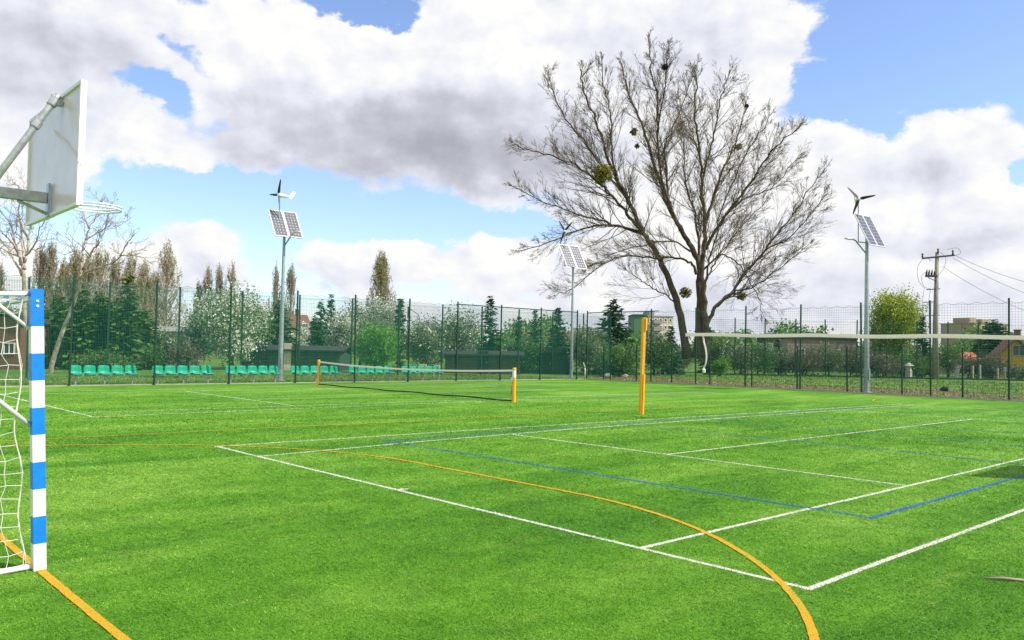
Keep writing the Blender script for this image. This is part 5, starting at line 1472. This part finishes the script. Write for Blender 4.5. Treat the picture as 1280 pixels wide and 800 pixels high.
def hoop(label):
    """origin under the board centre; the board faces local +y"""
    t = thing('basketball_hoop', label, 'basketball hoop', (0, 0, 0), 0, 'basketball hoops')
    w = bx1-bx0; m = MB(); m.bbox((0, 0, (bz0+bz1)/2), (w, .035, bz1-bz0), .006); bo = m.build('backboard', K['board'], t)
    m = MB()
    zc = (bz0+bz1)/2
    for (cx, cz, sx, sz) in ((0, bz1-.012, w-.0, .028), (0, bz0+.012, w, .028), (-w/2+.012, zc, .028, bz1-bz0-.05), (w/2-.012, zc, .028, bz1-bz0-.05)):
        m.box((cx, -.022, cz), (sx+.004, .03, sz))
    m.build('board_frame', K['white_paint'], bo)
    q = lambda px, py, y: on_x(px, py, bxc)
    # upper strut: traced points on the hoop's centre plane
    pts = [on_x(92, 127, bxc+.28), on_x(0, 216, bxc+.28)]
    L_ = [np.array([p_[0]-bxc, p_[1]-YBD, p_[2]]) for p_ in pts]
    L_[0][1] = -.075
    far = L_[0]+(L_[1]-L_[0])*3.2
    m = MB(); m.path([L_[0]+(L_[0]-L_[1])*.04, L_[0], far], .031, 12); m.build('strut', K['galv'], t, smooth=True)
    for f_ in (.06, .36):
        m = MB()
        c = L_[0]+(L_[1]-L_[0])*f_; dl = (L_[1]-L_[0])/np.linalg.norm(L_[1]-L_[0])*.035; m.path([c-dl, c+dl], .042, 12); m.path([c+np.array([0, 0, .035]), c+np.array([0, 0, .075])], .018, 8)
        if f_ < .1: m.bbox((c[0], c[1]/2-.012, c[2]), (.06, abs(c[1])-.02, .05), .004)
        m.build('clamp', K['galv'], t)
    # lower arm: flanged beam with an end plate
    za = bz0+.17
    m = MB(); m.box((0, -.045, za-.02), (.09, .02, .32)); m.build('end_plate', K['galv'], t)
    m = MB(); LN = 2.5; m.bbox((0, -.056-LN/2, za), (.07, LN, .10), .006); m.build('arm', K['galv'], t)
    m = MB(); m.path([(0, -.05, za-.15), (0, -.30, za-.055)], .016, 8); m.build('arm_brace', K['galv'], t)
    m = MB(); m.bbox((0, -LN, 1.8), (.16, .16, 3.9), .01); m.bbox((0, -LN, .01), (.4, .4, .03), .004); m.build('support_pole', K['galv'], t)
    m = MB(); zr = bz0+.15; n = 32
    for rr, zo in ((.225, 0), (.225, -.028)):
        P = [(rr*math.cos(a), .16+.225+rr*math.sin(a), zr+zo) for a in np.linspace(0, 2*math.pi, n)]; m.path(P, .009, 6, cap=False)
    for s_ in (-1, 1): m.path([(s_*.09, .018, zr-.01), (s_*.12, .19, zr-.005)], .010, 6)
    m.box((0, .025, zr-.02), (.22, .014, .12)); m.build('rim', K['white_tube'], t, smooth=False)
    P = [on_y(a, b, YBD-.04) for a, b in ((66, 162), (72, 170), (80, 177), (88, 188), (95, 197), (100, 206))]
    m = MB(); m.path(catmull([np.array([p_[0]-bxc, -.034, p_[2]]) for p_ in P], 4), .007, 6); m.build('loose_cord', K['rope_white'], t)
    return t


K['board'] = mat('board_laminate', (.76, .665, .67), .30, 0, .10, 2.5, spec=.3, scuff=.25)
h1 = hoop('white basketball backboard seen from behind, above the handball goal'); h1.location = (bxc, YBD, 0)
h2 = copy_tree(h1); h2.location = (1.84, 9.74, 0); h2.rotation_euler = (0, 0, math.pi/2)
h2['label'] = 'basketball hoop beyond the right edge whose shadow falls on the turf'

# ------------------------------------------------------------------ small things
st = gnd(1230, 724.5); en = gnd(1283, 727.5)
m = MB(); m.path([st+np.array([0, 0, .012]), st*.6+en*.4+np.array([.01, .02, .016]), en+np.array([0, 0, .012])], [.006, .011, .008], 7)
tag(m.build('stick', K['twig_grey'], smooth=True), 'thin brown stick lying on the turf at the lower right', 'stick')


def stone(px, py, r, label, m_, seed):
    rng = np.random.default_rng(seed); V = []; n, k = 7, 9
    for i in range(n):
        th = math.pi*i/(n-1)
        for j in range(k):
            a = 2*math.pi*j/k; q = r*(1+rng.normal()*.14); V.append((q*math.sin(th)*math.cos(a)*1.3, q*math.sin(th)*math.sin(a), q*math.cos(th)*.8+r*.6))
    F = [(i*k+j, (i+1)*k+j, (i+1)*k+(j+1) % k, i*k+(j+1) % k) for i in range(n-1) for j in range(k)]
    b = MB(); b.add(V, F); o = b.build('stone', m_, None, gnd(px, py), smooth=False); tag(o, label, 'stone')


stone(1181, 489, .16, 'dark stone lying on the grass between fence and utility pole', K['stone_dark'], 2)
stone(760, 472.5, .20, 'pale stone on the verge below the broad dark fir', K['kerb'], 4)
stone(781, 472, .17, 'small pale stone on the verge left of the yellow post', K['kerb'], 6)
# small garden ornament, its exact kind unknown
lb = base(1136, 69); t = thing('garden_ornament', 'small pale garden ornament with roof among the shrubs by the utility pole', 'ornament', lb)
m = MB(); m.box((0, 0, .3), (.4, .4, .6)); m.build('base', K['grey_post'], t)
m = MB(); m.box((0, 0, .80), (.34, .34, .40)); m.build('mid_block', K['cream'], t)
m = MB(); m.path([(0, 0, 1.0), (0, 0, 1.2), (0, 0, 1.28)], [.42, .16, .05], 10); m.build('roof', K['grey_post'], t)
for px, py0, lab in ((1216, 457, 'left pale concrete post under the reddish shrub'), (1225, 456, 'right pale concrete post under the reddish shrub'), (1247, 460, 'pale concrete post left of the yellow house corner'), (1256, 459, 'pale concrete post below the yellow house wall')):
    b = base(px, 67.5); m = MB(); h_ = at(px, py0, 67.5)[2]; m.bbox((0, 0, h_/2-.05), (.13, .13, h_+.1), .015)
    tag(m.build('concrete_post', K['grey_post'], None, b), lab, 'post', 'concrete posts in the shrubs')
b = base(1196, 67.5); m = MB(); m.box((0, 0, .55), (.28, .05, 1.25), rot=np.array(Matrix.Rotation(.35, 3, Vector(HF)))); tag(m.build('leaning_board', K['grey_post'], None, b), 'pale leaning board beside the utility pole shrub', 'board')
for px, py, wd, lab in ((528, 456.5, .40, 'wider pale wooden table top behind the last bench'), (546, 458, .34, 'narrower pale wooden table top right of the last bench')):
    Z = 47; b = base(px, Z); h_ = at(px, py, Z)[2]; t = thing('garden_table', lab, 'table', b, face_rz(0, 0), 'pale wooden garden tables')
    m = MB(); m.box((0, 0, h_), (wd, .5, .12)); m.build('table_top', K['wood_board'], t)
    for sx in (-1, 1):
        m = MB(); m.box((sx*wd*.4, 0, h_/2-.04), (.05, .4, h_-.05)); m.build('leg', K['wood_board'], t)
# pale dead shrub stem by the corner
b = base(731, 54); m = MB(); m.path([(0, 0, -.05), (.03, 0, .35), (0, 0, .6)], [.06, .05, .045], 6); m.path([(0, 0, .55), (-.14, 0, .95)], [.04, .02], 5); m.path([(0, 0, .55), (.18, .05, .95)], [.04, .02], 5)
tag(m.build('tree_stump', K['off_white'], None, b, smooth=True), 'white forked tree stump right of the corner lamp foot', 'stump')


# rough growth on the verges
def scatter(name, label, cat, n, xr, yr, m_, size, hgt):
    P = np.stack([RNG.uniform(*xr, n), RNG.uniform(*yr, n), np.zeros(n)], 1); mb = MB()
    a = RNG.uniform(0, 6.28, n); w_ = RNG.uniform(.3, 1, n)*size; h_ = RNG.uniform(.3, 1, n)*hgt
    d = np.stack([np.cos(a), np.sin(a), 0*a], 1)*w_[:, None]; tip = np.stack([RNG.normal(size=n)*hgt*.5, RNG.normal(size=n)*hgt*.5, h_], 1)
    V = np.stack([P-d, P+d, P+tip], 1); mb.add(V.reshape(-1, 3), np.arange(3*n).reshape(n, 3), 0, np.repeat(RNG.uniform(0, 1, n), 3))
    tag(mb.build(name, m_), label, cat, kind='stuff')


scatter('weeds', 'rough grass and weeds on the verge behind the right fence', 'weeds', 9000, (-34, 6), (FYR+7, FYR+28), K['weeds'], .05, .14)
scatter('weeds', 'sparse weeds on the dirt strip along the right fence', 'weeds', 1500, (-33, 6), (FYR+.6, FYR+8), K['weeds'], .045, .13)
scatter('dry_litter', 'dry leaves and stalks on the dirt strip along the right fence', 'litter', 9000, (-33, 6), (FYR+.1, FYR+8), K['litter'], .05, .05)
scatter('grass', 'mown grass on the bank behind the green seats', 'grass', 14000, (FXL-9, FXL-.2), (-2, FYR), K['weeds'], .03, .09)


# ------------------------------------------------------------------ turf pile near the viewer
def turf_pile(n=760000, d0=3.2, d1=36.0):
    rng = np.random.default_rng(99)
    d = d0*(d1/d0)**rng.uniform(0, 1, n); a = rng.uniform(-.66, .66, n)
    X = CAMP[:2]+d[:, None]*(HF[:2]*np.cos(a)[:, None]+HR[:2]*np.sin(a)[:, None])
    ok = (X[:, 0] < 8.9) & (X[:, 1] > -11.9) & (X[:, 0] > FXL+.05) & (X[:, 1] < FYR-.25) & (rng.uniform(0, 1, n) < np.clip((36-d)/18, 0, 1)**1.2); X = X[ok]; d = d[ok]; n = len(X)
    colr = np.zeros(n, int); J = X+rng.normal(size=X.shape)*.004
    for p, w, ci in LINES:
        P = np.asarray(p, float)
        if len(P) > 12: P = P[::2] if len(P) % 2 else np.concatenate([P[::2], P[-1:]])
        for A, B in zip(P[:-1], P[1:]):
            v = B-A; L2 = v@v
            if L2 < 1e-9: continue
            t = np.clip(((J-A)@v)/L2, 0, 1); q = np.hypot(*(J-A-t[:, None]*v).T)
            colr[(q < w*.5) & (rng.uniform(0, 1, n) < (.84 if ci else .93))] = ci+1
    k = (d/5.0)
    h = rng.uniform(.005, .014, n)*np.minimum(1.6, .75+.25*k); w_ = rng.uniform(.0014, .0034, n)*np.clip(k, .8, 5.0)
    an = rng.uniform(0, 6.28, n); lean = rng.normal(size=(n, 2))*.011*np.minimum(2, k)[:, None]+np.array([.004, -.006])
    dd = np.stack([np.cos(an), np.sin(an), 0*an], 1)*w_[:, None]
    P0 = np.concatenate([X, np.full((n, 1), .001)], 1); tip = P0+np.concatenate([lean, h[:, None]], 1)
    V = np.stack([P0-dd, P0+dd, tip], 1).reshape(-1, 3)
    tone = np.clip(rng.uniform(0, 1, n)**1.5, 0, 1)
    mb = MB()
    for c in range(4):
        s_ = np.nonzero(colr == c)[0]
        if len(s_): mb.add(V.reshape(n, 3, 3)[s_].reshape(-1, 3), np.arange(3*len(s_)).reshape(-1, 3), c, np.repeat(tone[s_], 3))
    o = mb.build('turf_fibres', [K['turf_blade'], K['white_fibre'], K['orange_fibre'], K['blue_fibre']])
    tag(o, 'short green turf fibres of the pitch, coloured where lines run', 'turf', kind='stuff')


turf_pile()
